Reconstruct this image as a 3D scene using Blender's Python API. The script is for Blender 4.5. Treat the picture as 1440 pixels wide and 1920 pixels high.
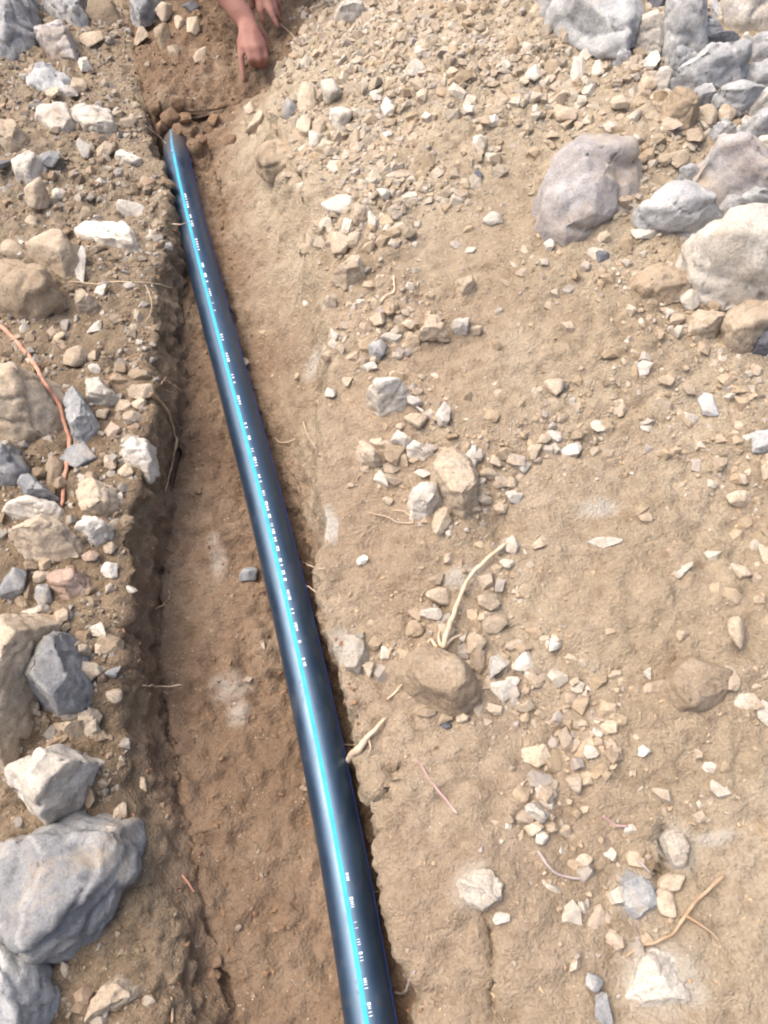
import bpy, bmesh, math, random
import numpy as np
from mathutils import Vector, Matrix
from mathutils.bvhtree import BVHTree

for o in list(bpy.data.objects):
    bpy.data.objects.remove(o)
scene = bpy.context.scene
COL = scene.collection
R = math.radians
rng = np.random.default_rng(7)
random.seed(7)

# ------------------------------------------------------------------ camera
PITCH, ROLL, CAMZ, FPX = R(58.5), R(12.0), 1.14, 1397.0
cp, sp, cr, sr = math.cos(PITCH), math.sin(PITCH), math.cos(ROLL), math.sin(ROLL)
FWD = np.array([0, cp, -sp])
UP0 = np.array([0, sp, cp])
RT0 = np.array([1.0, 0, 0])
RIGHT = RT0 * cr - UP0 * sr
UP = UP0 * cr + RT0 * sr
CAM = np.array([0, 0, CAMZ])
cam_d = bpy.data.cameras.new('camera')
cam = bpy.data.objects.new('camera', cam_d)
COL.objects.link(cam)
cam_d.sensor_fit = 'VERTICAL'
cam_d.angle = 2 * math.atan(960 / FPX)
cam_d.clip_start, cam_d.clip_end = 0.02, 500
m = Matrix(((RIGHT[0], UP[0], -FWD[0], CAM[0]), (RIGHT[1], UP[1], -FWD[1], CAM[1]),
            (RIGHT[2], UP[2], -FWD[2], CAM[2]), (0, 0, 0, 1)))
cam.matrix_world = m
scene.camera = cam

# ------------------------------------------------------------------ sky, sun, exposure
SUN_EL, SUN_AZ = R(66), R(-62)          # azimuth from +Y towards +X
world = bpy.data.worlds.new('World')
scene.world = world
world.use_nodes = True
nt = world.node_tree
nt.nodes.clear()
sky = nt.nodes.new('ShaderNodeTexSky')
sky.sky_type = 'NISHITA'
sky.sun_disc = False
sky.sun_elevation = SUN_EL
sky.sun_rotation = SUN_AZ
sky.air_density, sky.dust_density, sky.ozone_density = 1.0, 9.0, 1.0
bg = nt.nodes.new('ShaderNodeBackground')
bg.inputs['Strength'].default_value = 0.15
wo = nt.nodes.new('ShaderNodeOutputWorld')
nt.links.new(sky.outputs[0], bg.inputs[0])
nt.links.new(bg.outputs[0], wo.inputs[0])
sun_d = bpy.data.lights.new('sun', 'SUN')
sun_d.energy = 0.85
sun_d.angle = R(65)
sun_d.color = (1.0, 0.95, 0.88)
sun = bpy.data.objects.new('sun', sun_d)
COL.objects.link(sun)
sd = Vector((math.sin(SUN_AZ) * math.cos(SUN_EL), math.cos(SUN_AZ) * math.cos(SUN_EL), math.sin(SUN_EL)))
sun.rotation_euler = sd.to_track_quat('Z', 'Y').to_euler()
vs = scene.view_settings
vs.view_transform = 'Standard'
vs.look = 'None'
vs.gamma = 1.0
vs.use_curve_mapping = False
vs.exposure = 0.92
scene.cycles.filter_width = 2.0

# ------------------------------------------------------------------ helpers
def ray(px, py):
    return FWD + (px - 720) / FPX * RIGHT + (960 - py) / FPX * UP

def at(px, py, z):
    d = ray(px, py)
    return CAM + d * ((z - CAMZ) / d[2])

def _hash(ix, iy, iz, seed):
    h = (ix.astype(np.int64) * 374761393 + iy.astype(np.int64) * 668265263 + iz.astype(np.int64) * 2147483647 + seed * 1274126177) & 0xffffffff
    h = ((h ^ (h >> 13)) * 1274126177) & 0xffffffff
    h = ((h ^ (h >> 16)) * 2246822519) & 0xffffffff
    return h ^ (h >> 15)

_G = np.array([[1,1,0],[-1,1,0],[1,-1,0],[-1,-1,0],[1,0,1],[-1,0,1],[1,0,-1],[-1,0,-1],
               [0,1,1],[0,-1,1],[0,1,-1],[0,-1,-1],[1,1,0],[-1,1,0],[0,-1,1],[0,-1,-1]], float)

def noise3(P, seed=0):
    i = np.floor(P).astype(np.int64)
    f = P - i
    w = f * f * f * (f * (f * 6 - 15) + 10)
    out = 0
    for a in (0, 1):
        for b in (0, 1):
            for c in (0, 1):
                g = _G[_hash(i[:, 0] + a, i[:, 1] + b, i[:, 2] + c, seed) & 15]
                d = g[:, 0] * (f[:, 0] - a) + g[:, 1] * (f[:, 1] - b) + g[:, 2] * (f[:, 2] - c)
                ww = (w[:, 0] if a else 1 - w[:, 0]) * (w[:, 1] if b else 1 - w[:, 1]) * (w[:, 2] if c else 1 - w[:, 2])
                out = out + ww * d
    return out

def fbm(P, freq, oct=3, gain=0.5, seed=0):
    s, a = 0, 1.0
    for k in range(oct):
        s = s + a * noise3(P * freq + 17.3 * k, seed + k)
        freq *= 2.03
        a *= gain
    return s

def sstep(a, b, x):
    t = np.clip((x - a) / (b - a), 0, 1)
    return t * t * (3 - 2 * t)

def new_mesh(name, V, F, smooth=True):
    """V (n,3), F (m,k) numpy"""
    me = bpy.data.meshes.new(name)
    n, k = len(F), F.shape[1]
    me.vertices.add(len(V))
    me.vertices.foreach_set('co', np.ascontiguousarray(V, dtype=np.float32).ravel())
    me.loops.add(n * k)
    me.loops.foreach_set('vertex_index', np.ascontiguousarray(F, dtype=np.int32).ravel())
    me.polygons.add(n)
    me.polygons.foreach_set('loop_start', np.arange(0, n * k, k, dtype=np.int32))
    me.polygons.foreach_set('use_smooth', np.full(n, smooth))
    me.update(calc_edges=True)
    return me

def link(name, me, mat=None, parent=None):
    o = bpy.data.objects.new(name, me)
    COL.objects.link(o)
    if mat:
        me.materials.clear()
        me.materials.append(mat)
    if parent:
        o.parent = parent
    return o

def tag(o, label=None, cat=None, group=None, kind=None):
    if label: o['label'] = label
    if cat: o['category'] = cat
    if group: o['group'] = group
    if kind: o['kind'] = kind
    return o

# ------------------------------------------------------------------ materials
class NB:
    def __init__(s, name):
        s.m = bpy.data.materials.new(name)
        s.m.use_nodes = True
        s.t = s.m.node_tree
        s.b = s.t.nodes['Principled BSDF']
        s.b.inputs['Specular IOR Level'].default_value = 0.25
    def n(s, typ, **kw):
        x = s.t.nodes.new(typ)
        for k, v in kw.items():
            if k in x.inputs: x.inputs[k].default_value = v
            else: setattr(x, k, v)
        return x
    def l(s, a, b): s.t.links.new(a, b)
    def noise(s, vec, scale, detail=4, rough=0.55):
        x = s.n('ShaderNodeTexNoise', Scale=scale, Detail=detail, Roughness=rough)
        s.l(vec, x.inputs['Vector'])
        return x.outputs['Fac']
    def ramp(s, fac, stops):
        x = s.n('ShaderNodeValToRGB')
        e = x.color_ramp.elements
        while len(e) < len(stops): e.new(0.5)
        for i, (p, c) in enumerate(stops):
            e[i].position = p
            e[i].color = (*c, 1) if len(c) == 3 else c
        s.l(fac, x.inputs[0])
        return x.outputs[0]
    def rng(s, v, a, b, c=0.0, d=1.0):
        x = s.n('ShaderNodeMapRange')
        x.inputs[1].default_value, x.inputs[2].default_value, x.inputs[3].default_value, x.inputs[4].default_value = a, b, c, d
        s.l(v, x.inputs[0])
        return x.outputs[0]
    def mix(s, fac, a, b, mode='MIX'):
        x = s.n('ShaderNodeMix', data_type='RGBA', blend_type=mode)
        for sock, v in ((x.inputs[0], fac), (x.inputs[6], a), (x.inputs[7], b)):
            if isinstance(v, (int, float)): sock.default_value = v
            elif isinstance(v, tuple): sock.default_value = (*v, 1)
            else: s.l(v, sock)
        return x.outputs[2]
    def math(s, op, a, b=0.5):
        x = s.n('ShaderNodeMath', operation=op)
        for sock, v in ((x.inputs[0], a), (x.inputs[1], b)):
            if isinstance(v, (int, float)): sock.default_value = v
            else: s.l(v, sock)
        return x.outputs[0]
    def bump(s, h, strength=0.5, dist=0.002, normal=None):
        x = s.n('ShaderNodeBump', Strength=strength, Distance=dist)
        s.l(h, x.inputs['Height'])
        if normal: s.l(normal, x.inputs['Normal'])
        s.l(x.outputs[0], s.b.inputs['Normal'])
        return x.outputs[0]

def mat_ground():
    b = NB('soil')
    co = b.n('ShaderNodeTexCoord').outputs['Object']
    at_ = b.n('ShaderNodeVertexColor', layer_name='soil')
    sep = b.n('ShaderNodeSeparateColor')
    b.l(at_.outputs[0], sep.inputs[0])
    damp, left, red = sep.outputs[0], sep.outputs[1], sep.outputs[2]
    pale = at_.outputs['Alpha']
    n1 = b.noise(co, 5, 5)
    n2 = b.noise(co, 42, 6, 0.6)
    n3 = b.noise(co, 260, 3, 0.6)
    tan = b.ramp(n1, [(0.3, (0.335, 0.264, 0.182)), (0.5, (0.39, 0.317, 0.226)), (0.7, (0.45, 0.379, 0.284))])
    tan = b.mix(b.math('MULTIPLY', red, 0.5), tan, (0.33, 0.236, 0.168))
    tan = b.mix(b.math('MULTIPLY', pale, 0.8), tan, (0.475, 0.405, 0.305))
    pl2 = b.mix(b.math('MULTIPLY', pale, 1.0), (0, 0, 0), (1, 1, 1))
    lft = b.ramp(n1, [(0.3, (0.205, 0.152, 0.1)), (0.7, (0.29, 0.225, 0.155))])
    brn = b.ramp(n1, [(0.3, (0.20, 0.134, 0.087)), (0.5, (0.245, 0.17, 0.113)), (0.72, (0.30, 0.215, 0.148))])
    lft = b.mix(b.math('MULTIPLY', pl2, 0.75), lft, (0.36, 0.295, 0.215))
    c = b.mix(left, tan, lft)
    c = b.mix(damp, c, brn)
    c = b.mix(1.0, c, b.ramp(n2, [(0.28, (0.72, 0.68, 0.64)), (0.5, (1, 1, 1)), (0.75, (1.18, 1.17, 1.15))]), 'MULTIPLY')
    c = b.mix(1.0, c, b.ramp(n3, [(0.25, (0.8, 0.78, 0.75)), (0.5, (1, 1, 1)), (0.72, (1.15, 1.15, 1.13))]), 'MULTIPLY')
    st = b.n('ShaderNodeAttribute', attribute_name='stain')
    c = b.mix(b.rng(b.math('MULTIPLY', st.outputs['Fac'], b.math('ADD', 0.35, b.noise(co, 34, 5, 0.65))), 0.26, 0.66, 0.0, 0.85), c, (0.50, 0.455, 0.39))
    # pale mineral flecks
    v = b.n('ShaderNodeTexVoronoi', Scale=130.0)
    b.l(co, v.inputs['Vector'])
    fl = b.math('MULTIPLY', b.rng(v.outputs['Distance'], 0.16, 0.10), b.rng(b.noise(co, 30, 2), 0.52, 0.6))
    c = b.mix(fl, c, (0.62, 0.55, 0.45))
    b.l(c, b.b.inputs['Base Color'])
    b.b.inputs['Roughness'].default_value = 0.95
    h = b.math('ADD', b.math('MULTIPLY', b.noise(co, 120, 6, 0.65), 1.0), b.math('MULTIPLY', n3, 0.45))
    b.bump(h, 1.0, 0.011)
    return b.m

def mat_rock(name, stops, dust=(0.385, 0.315, 0.235), dustamt=(0.55, 0.7), scale=14, vein=None, bumpd=0.004):
    b = NB(name)
    oi = b.n('ShaderNodeObjectInfo')
    co0 = b.n('ShaderNodeTexCoord').outputs['Object']
    add = b.n('ShaderNodeVectorMath', operation='ADD')
    b.l(co0, add.inputs[0])
    cx = b.n('ShaderNodeCombineXYZ')
    b.l(b.math('MULTIPLY', oi.outputs['Random'], 37.0), cx.inputs[0])
    b.l(b.math('MULTIPLY', oi.outputs['Random'], 11.0), cx.inputs[1])
    b.l(cx.outputs[0], add.inputs[1])
    co = add.outputs[0]
    n1 = b.noise(co, scale * 1.3, 10, 0.68)
    n2 = b.noise(co, scale * 9, 6, 0.7)
    n3 = b.noise(co, 300, 3, 0.6)
    c = b.ramp(n1, stops)
    if vein:
        w = b.n('ShaderNodeTexWave', Scale=scale * 0.5, Distortion=9.0, Detail=4.0)
        w.inputs['Detail Scale'].default_value = 2.0
        b.l(co, w.inputs['Vector'])
        c = b.mix(b.math('MULTIPLY', b.rng(w.outputs['Fac'], 0.75, 1.0), 0.55), c, vein)
    c = b.mix(1.0, c, b.ramp(n2, [(0.3, (0.78, 0.76, 0.73)), (0.46, (1, 1, 1)), (0.72, (1.16, 1.16, 1.14))]), 'MULTIPLY')
    c = b.mix(1.0, c, b.ramp(n3, [(0.3, (0.78, 0.77, 0.75)), (0.5, (1, 1, 1)), (0.7, (1.1, 1.1, 1.1))]), 'MULTIPLY')
    v = b.rng(oi.outputs['Random'], 0, 1, 0.82, 1.12)
    hv = b.n('ShaderNodeHueSaturation')
    b.l(c, hv.inputs['Color'])
    b.l(v, hv.inputs['Value'])
    c = hv.outputs[0]
    dn = b.noise(co, scale * 0.8, 5, 0.7)
    c = b.mix(b.rng(dn, *dustamt), c, dust)
    b.l(c, b.b.inputs['Base Color'])
    b.b.inputs['Roughness'].default_value = 0.88
    h = b.math('ADD', b.noise(co, scale * 3, 10, 0.72), b.math('MULTIPLY', n2, 0.6))
    b.bump(h, 1.0, bumpd * 0.95)
    return b.m

def mat_gravel():
    b = NB('gravel_stone')
    at_ = b.n('ShaderNodeVertexColor', layer_name='tint')
    co = b.n('ShaderNodeTexCoord').outputs['Object']
    n2 = b.noise(co, 110, 5, 0.65)
    n3 = b.noise(co, 420, 2, 0.6)
    c = b.mix(1.0, at_.outputs[0], b.ramp(n2, [(0.3, (0.75, 0.72, 0.69)), (0.5, (1, 1, 1)), (0.72, (1.15, 1.14, 1.12))]), 'MULTIPLY')
    b.l(c, b.b.inputs['Base Color'])
    b.b.inputs['Roughness'].default_value = 0.92
    b.bump(b.math('ADD', n2, b.math('MULTIPLY', n3, 0.4)), 0.7, 0.003)
    return b.m

def mat_simple(name, c1, c2, rough=0.8, scale=60, spec=0.25):
    b = NB(name)
    co = b.n('ShaderNodeTexCoord').outputs['Object']
    c = b.ramp(b.noise(co, scale, 5, 0.6), [(0.32, c1), (0.68, c2)])
    b.l(c, b.b.inputs['Base Color'])
    b.b.inputs['Roughness'].default_value = rough
    b.b.inputs['Specular IOR Level'].default_value = spec
    b.bump(b.noise(co, scale * 3, 4), 0.5, 0.001)
    return b.m

M = {}
M['soil'] = mat_ground()
M['gravel'] = mat_gravel()
M['g'] = mat_rock('grey_limestone', [(0.3, (0.165, 0.17, 0.182)), (0.5, (0.235, 0.24, 0.248)), (0.7, (0.33, 0.332, 0.33))], vein=(0.40, 0.395, 0.38), dustamt=(0.52, 0.7), scale=11)
M['G'] = mat_rock('light_grey_limestone', [(0.3, (0.27, 0.275, 0.285)), (0.5, (0.36, 0.365, 0.37)), (0.7, (0.46, 0.46, 0.455))], vein=(0.52, 0.52, 0.51), dustamt=(0.56, 0.74), scale=11)
M['w'] = mat_rock('pale_limestone', [(0.3, (0.44, 0.395, 0.335)), (0.5, (0.54, 0.50, 0.44)), (0.7, (0.62, 0.595, 0.55))], dustamt=(0.54, 0.74), scale=14)
M['t'] = mat_rock('tan_sandstone', [(0.3, (0.365, 0.29, 0.21)), (0.5, (0.45, 0.37, 0.28)), (0.7, (0.52, 0.45, 0.36))], dustamt=(0.58, 0.78), scale=16)
M['b'] = mat_rock('earth_covered_stone', [(0.3, (0.335, 0.255, 0.178)), (0.5, (0.39, 0.305, 0.218)), (0.7, (0.44, 0.36, 0.27))], dustamt=(0.5, 0.7), scale=18, bumpd=0.007)
M['p'] = mat_rock('pink_sandstone', [(0.3, (0.37, 0.25, 0.19)), (0.5, (0.44, 0.325, 0.26)), (0.7, (0.5, 0.4, 0.33))], dustamt=(0.62, 0.8), scale=16)
M['d'] = mat_rock('dark_slate', [(0.3, (0.09, 0.095, 0.115)), (0.5, (0.14, 0.145, 0.165)), (0.7, (0.22, 0.22, 0.23))], dustamt=(0.6, 0.8), scale=16)
M['v'] = mat_rock('mauve_limestone', [(0.3, (0.27, 0.24, 0.23)), (0.5, (0.345, 0.325, 0.32)), (0.7, (0.43, 0.425, 0.425))], dustamt=(0.46, 0.66), scale=9)
M['s'] = mat_rock('earth_stained_limestone', [(0.3, (0.43, 0.37, 0.30)), (0.5, (0.50, 0.455, 0.39)), (0.7, (0.57, 0.54, 0.49))], dust=(0.41, 0.33, 0.24), dustamt=(0.48, 0.68), scale=20, bumpd=0.006)
M['e'] = mat_rock('damp_earth_clod', [(0.3, (0.2, 0.128, 0.08)), (0.5, (0.25, 0.165, 0.105)), (0.7, (0.31, 0.215, 0.145))], dustamt=(0.7, 0.85), scale=22, bumpd=0.007)
M['f'] = mat_rock('damp_stained_limestone', [(0.3, (0.30, 0.225, 0.16)), (0.5, (0.37, 0.3, 0.225)), (0.7, (0.45, 0.39, 0.31))], dust=(0.25, 0.165, 0.105), dustamt=(0.38, 0.55), scale=22, bumpd=0.006)

# ------------------------------------------------------------------ ground with trench
def poly(pts):
    w = np.array([[*at(px, py, z)[:2], z] for px, py, z in pts])
    return w[np.argsort(w[:, 1])]

PIPE_R = 0.0325
pipe_px = [(697, 1900), (672, 1780), (655, 1690), (640, 1620), (607, 1400), (574, 1250), (546, 1130), (520, 1030), (501, 950), (470, 850),
           (448, 760), (424, 680), (404, 600), (378, 490), (356, 400), (337, 310), (322, 240), (315, 205)]
PIPE = np.array([at(px, py, 0.036) for px, py in pipe_px])
# straight run-outs at both ends
d0 = PIPE[0] - PIPE[4]; d0 /= np.linalg.norm(d0)
d1 = PIPE[-1] - PIPE[-5]; d1 /= np.linalg.norm(d1)
PIPE = np.vstack([PIPE[0] + d0 * 0.9, PIPE[0] + d0 * 0.45, PIPE, PIPE[-1] + d1 * 0.12 + np.array([0, 0, -0.02]), PIPE[-1] + d1 * 0.3 + np.array([0, 0, -0.07])])

LT = poly([(235, 20, .10), (255, 110, .10), (268, 200, .10), (306, 290, .10), (334, 362, .10), (322, 410, .11), (312, 450, .12), (296, 560, .13), (302, 680, .15), (290, 780, .15),
           (270, 880, .16), (258, 980, .16), (248, 1080, .155), (242, 1180, .145), (240, 1280, .135), (245, 1380, .125), (240, 1480, .115), (248, 1600, .11), (262, 1720, .105), (280, 1830, .10), (290, 1920, .10)])
LB = poly([(280, 60, 0), (290, 150, 0), (300, 220, 0), (325, 300, 0), (338, 370, 0), (345, 470, 0), (337, 560, 0), (335, 680, 0), (335, 780, 0), (326, 880, 0), (312, 980, 0), (298, 1080, 0),
           (292, 1180, 0), (292, 1280, 0), (310, 1380, 0), (338, 1480, 0), (365, 1600, 0), (395, 1720, 0), (420, 1830, 0), (440, 1920, 0)])
RT = poly([(640, -60, .08), (590, 60, .09), (550, 150, .10), (520, 235, .14), (575, 350, .175), (605, 450, .19), (618, 560, .19), (612, 680, .18), (606, 800, .165), (604, 920, .15), (608, 1050, .135),
           (620, 1180, .12), (632, 1300, .12), (655, 1400, .115), (700, 1500, .115), (706, 1600, .115), (722, 1700, .115), (765, 1800, .115), (795, 1920, .115)])

ymin, ymax = -0.35, 3.1
ys = [ymin]
while ys[-1] < ymax:
    ys.append(ys[-1] + 0.0038 + 0.0012 * max(0, ys[-1]))
k = 0.008
pre, post = [], []
a = ymin
while a > -60: a -= k; k *= 1.28; pre.append(a)
a, k = ys[-1], 0.01
while a < 90: a += k; k *= 1.28; post.append(a)
YS = np.array(pre[::-1] + ys + post)
NY = len(YS)

def grow(n, step, ext):
    o = [0.0]
    while len(o) < n: o.append(o[-1] + step)
    s = step
    while o[-1] < ext: s *= 1.28; o.append(o[-1] + s)
    return np.array(o[1:])

sm = lambda v: np.convolve(np.pad(v, 6, mode='edge'), np.ones(13) / 13, 'valid')
# use smoothed & jittered guide curves
jit = lambda f, seed, amp: amp * fbm(np.c_[YS * 0 + 3.1, YS, YS * 0], f, 4, 0.6, seed)
xLt = np.interp(YS, LT[:, 1], LT[:, 0]) + jit(9, 1, 0.024)
zLt = np.interp(YS, LT[:, 1], LT[:, 2])
xLb = np.interp(YS, LB[:, 1], LB[:, 0]) + jit(6, 2, 0.01)
xRt = np.interp(YS, RT[:, 1], RT[:, 0]) + jit(8, 3, 0.028)
zRt = np.interp(YS, RT[:, 1], RT[:, 2])
PO = PIPE[np.argsort(PIPE[:, 1])]
xP = np.interp(YS, PO[:, 1], PO[:, 0])
yend = at(318, 225, 0.03)[1]
print('pipe end y', yend, 'x', xLt[::60], xLb[::60], xP[::60], xRt[::60])
xLt = xLt - 0.018
xLb = xLb + 0.008
xRb = np.maximum(xP + 0.042, xLb + 0.1)
xLb = np.minimum(xLb, xP - 0.045)
# beyond the pipe end the floor rises and the trench widens
far = sstep(yend - 0.15, yend + 0.15, YS)
zF = 0.0 + 0.07 * sstep(yend - 0.06, yend + 0.14, YS)
xRb = np.where(YS > yend, xLb + np.clip(xRt - xLb, 0.1, 1) * 0.84, xRb)
xRt = np.maximum(xRt, xRb + 0.02)

segs = []   # list of (x, z, damp, left, zone)
sL = grow(150, 0.0062, 70)[::-1]
cols_x, cols_z, damp, leftm, redm = [], [], [], [], []
for d in sL:
    cols_x.append(xLt - d)
    rise = zLt + 0.05 * sstep(0.0, 0.45, d) * (0.4 + 0.6 * sstep(0.2, 1.6, YS)) - 0.012 * np.exp(-d / 0.03)
    cols_z.append(rise)
    damp.append(0.12 * np.exp(-d / 0.05) + YS * 0); leftm.append(1.0 + YS * 0); redm.append(0 * YS)
NW = 34
for i in range(NW):
    t = i / NW
    e = t ** 0.8
    cols_x.append(xLt * (1 - e) + xLb * e)
    zz = 1 - sstep(0.0, 1.0, t) * 0.5 - 0.5 * t
    cols_z.append(zF + (zLt - 0.012 - zF) * zz)
    damp.append(0.12 + 0.88 * sstep(0.1, 0.8, t) + YS * 0); leftm.append(1 - t * 0.5 + YS * 0); redm.append(0 * YS)
NF = 58
for i in range(NF):
    t = i / NF
    cols_x.append(xLb * (1 - t) + xRb * t)
    cols_z.append(zF + 0.014 * (2 * t - 1) ** 4 * (t < 0.5) + 0.004 * np.sin(t * 5))
    damp.append(1 + YS * 0); leftm.append(0.3 + YS * 0); redm.append(0 * YS)
NR = 44
for i in range(NR):
    t = i / NR
    cols_x.append(xRb * (1 - t) + xRt * t)
    nr_ = np.maximum(np.maximum(1 - sstep(.2, .38, YS), sstep(yend - .2, yend + .15, YS)), .3)
    cols_z.append(zF + (zRt - zF) * ((1 - nr_) * (0.65 * sstep(0, 1, t) + 0.35 * t ** 0.8) + nr_ * (0.15 * t + 0.85 * sstep(.62, 1, t))))
    damp.append((1 - sstep(0.0, 0.7, t)) * 0.7 + far * 0.6 + nr_ * .5 * (1 - sstep(.7, 1, t))); leftm.append(0 * YS); redm.append(0.15 + 0 * YS)
sR = np.r_[0, grow(290, 0.0062, 70)]
for d in sR:
    X = xRt + d
    cols_x.append(X)
    z = zRt + 0.03 * sstep(0, 0.15, d) * sstep(0.5, 1.3, YS)
    z = z + 0.10 * sstep(0.1, 0.9, d) * sstep(0.7, 1.9, YS) + 0.02 * sstep(0.2, 0.7, d)
    z = z + 0.05 * np.exp(-(((X - 0.15) / 0.35) ** 2 + ((YS - 1.75) / 0.4) ** 2))
    cols_z.append(z)
    damp.append(0.3 * far * np.exp(-d / 0.1)); leftm.append(0 * YS)
    redm.append(np.exp(-(d / 0.35) ** 2) * (1 - sstep(0.9, 1.3, YS)) )
X = np.array(cols_x).T; Z = np.array(cols_z).T           # (NY, NX)
DAMP = np.array(damp).T; LEFT = np.array(leftm).T; RED = np.array(redm).T
NX = X.shape[1]
Y = np.repeat(YS[:, None], NX, 1)
print('grid', NY, NX, NY * NX)
# mounds, hollows and cracks of the bank, in metres
def blob(px, py, z, r, h):
    global Z
    c = at(px, py, z)
    Z = Z + h * np.exp(-(((X - c[0]) ** 2 + (Y - c[1]) ** 2) / r ** 2))
def groove(pts, z, w, dep):
    global Z
    P = np.array([at(px, py, z)[:2] for px, py in pts])
    D = np.full(X.shape, 9.0)
    for a, b in zip(P[:-1], P[1:]):
        ab = b - a
        t = np.clip(((X - a[0]) * ab[0] + (Y - a[1]) * ab[1]) / (ab @ ab), 0, 1)
        D = np.minimum(D, np.hypot(X - a[0] - t * ab[0], Y - a[1] - t * ab[1]))
    Z = Z - dep * np.exp(-(D / w) ** 2)
blob(960, 120, .2, .28, .05); blob(760, 60, .15, .2, .03); blob(1200, 560, .14, .14, .02)
blob(860, 880, .1, .12, .015); blob(1050, 1050, .1, .2, .012); blob(940, 1680, .09, .1, .012)
blob(720, 180, .15, .06, -.02)
blob(322, 198, .06, .035, .035); blob(300, 195, .06, .06, .03); blob(362, 262, .05, .028, .04); blob(345, 228, .05, .024, .035)
groove([(300, 215), (292, 255)], .05, .014, .035)
groove([(1238, 1560), (1248, 1610), (1232, 1655)], .1, .004, .018)
groove([(905, 1700), (925, 1780), (922, 1880)], .1, .006, .014)
groove([(745, 1450), (735, 1510), (695, 1560)], .09, .007, .02)
groove([(1030, 1400), (1050, 1375), (1070, 1370)], .1, .006, .012)
groove([(940, 1000), (935, 1030)], .1, .008, .015)
groove([(1165, 920), (1160, 960)], .1, .004, .008)
P = np.stack([X, Y, Z], -1)
def normals(P):
    du = np.gradient(P, axis=1); dv = np.gradient(P, axis=0)
    n = np.cross(du, dv)
    return n / (np.linalg.norm(n, axis=-1, keepdims=True) + 1e-12)
N = normals(P)
fl = P.reshape(-1, 3)
nearm = np.exp(-np.maximum(0, np.hypot(fl[:, 0], fl[:, 1] - 1.2) - 2.2) * 0.8)
rough = np.clip(0.75 + 0.55 * LEFT + 0.45 * DAMP, 0, 2).ravel()
patch = np.clip(0.55 + 1.3 * fbm(fl, 3.1, 2, 0.5, 40), 0.15, 1.4)
disp = 0.016 * fbm(fl, 4.5, 2, 0.5, 5)
clod = np.abs(fbm(fl, 17, 2, 0.5, 9))
disp = disp + rough * (0.012 * (0.25 - clod) + 0.006 * fbm(fl, 38, 3, 0.6, 12) * patch + 0.004 * fbm(fl, 95, 2, 0.6, 15) * patch)
def worley(xy, cell, seed):
    q = xy / cell
    i = np.floor(q).astype(np.int64); best = np.full(len(q), 9.0)
    z0 = np.zeros(len(q), np.int64)
    for a in (-1, 0, 1):
        for b in (-1, 0, 1):
            hx = _hash(i[:, 0] + a, i[:, 1] + b, z0, seed) / 4294967295.0
            hy = _hash(i[:, 0] + a, i[:, 1] + b, z0 + 1, seed) / 4294967295.0
            best = np.minimum(best, np.hypot(i[:, 0] + a + hx - q[:, 0], i[:, 1] + b + hy - q[:, 1]))
    return best
lump = np.clip(0.35 + 1.6 * fbm(fl, 4.2, 3, 0.6, 61) + 0.45 * LEFT.ravel() + 0.3 * DAMP.ravel() + 0.5 * sstep(1.1, 1.7, fl[:, 1]), 0, 1.3)
wl = np.clip(1 - worley(fl[:, :2] + 0.006 * np.c_[fbm(fl, 40, 1, .5, 3), fbm(fl, 40, 1, .5, 4)], 0.034, 8) ** 2 * 2.2, 0, 1)
wl2 = np.clip(1 - worley(fl[:, :2], 0.018, 9) ** 2 * 2.2, 0, 1)
hc = at(900, 120, .2)
heapm = np.exp(-((fl[:, 0] - hc[0]) ** 2 + (fl[:, 1] - hc[1]) ** 2) / .5 ** 2)
disp = disp + lump * (0.0065 * wl + 0.0035 * wl2) * (1 + 0.7 * heapm)
P = (fl + N.reshape(-1, 3) * (disp * nearm)[:, None])
idx = np.arange(NY * NX).reshape(NY, NX)
F = np.stack([idx[:-1, :-1], idx[:-1, 1:], idx[1:, 1:], idx[1:, :-1]], -1).reshape(-1, 4)
ground_me = new_mesh('ground', P, F)
ca = ground_me.color_attributes.new('soil', 'FLOAT_COLOR', 'POINT')
nz = 0.35 * fbm(fl, 6, 3, 0.6, 21)
dm = np.clip(DAMP.ravel() + nz * (DAMP.ravel() > 0.02) , 0, 1)
PALE = np.clip(sstep(0.9, 1.7, fl[:, 1]) + 0.3 * nz, 0, 1)  # paler soil far off; its colour also paints in the overexposed upper right
rd = np.clip(RED.ravel() * 0.8 + 1.2 * nz, 0, 1)
ca.data.foreach_set('color', np.stack([dm, LEFT.ravel(), rd, PALE], -1).astype(np.float32).ravel())
sa = ground_me.attributes.new('stain', 'FLOAT', 'POINT')
stain = np.zeros(len(fl))
for px, py, rx, ry, z in [(412, 1060, .022, .05, 0), (430, 1290, .05, .035, 0), (450, 1340, .03, .03, 0), (400, 1020, .02, .02, 0), (1118, 970, .04, .02, .12), (1330, 1577, .03, .012, .1), (1265, 1590, .03, .035, .1), (1230, 1825, .055, .045, .1), (1190, 1680, .035, .035, .1),
                          (890, 1665, .035, .03, .1), (650, 1225, .025, .035, .09), (625, 1000, .015, .03, .1), (630, 630, .02, .02, .1), (590, 700, .03, .03, .08), (1290, 1860, .02, .02, .1), (870, 1100, .04, .02, .1)]:
    c = at(px, py, z)
    stain = np.maximum(stain, (.66 if z == 0 else .92) * np.exp(-((fl[:, 0] - c[0]) / rx) ** 2 - ((fl[:, 1] - c[1]) / ry) ** 2))
sa.data.foreach_set('value', stain.astype(np.float32))
ground = tag(link('ground', ground_me, M['soil']), kind='structure')
inner = (np.hypot(P[:, 0], P[:, 1] - 1.2) < 3.2)
Fi = F[inner[F].all(1)]
BVH = BVHTree.FromPolygons(P.tolist(), Fi.tolist())

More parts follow.
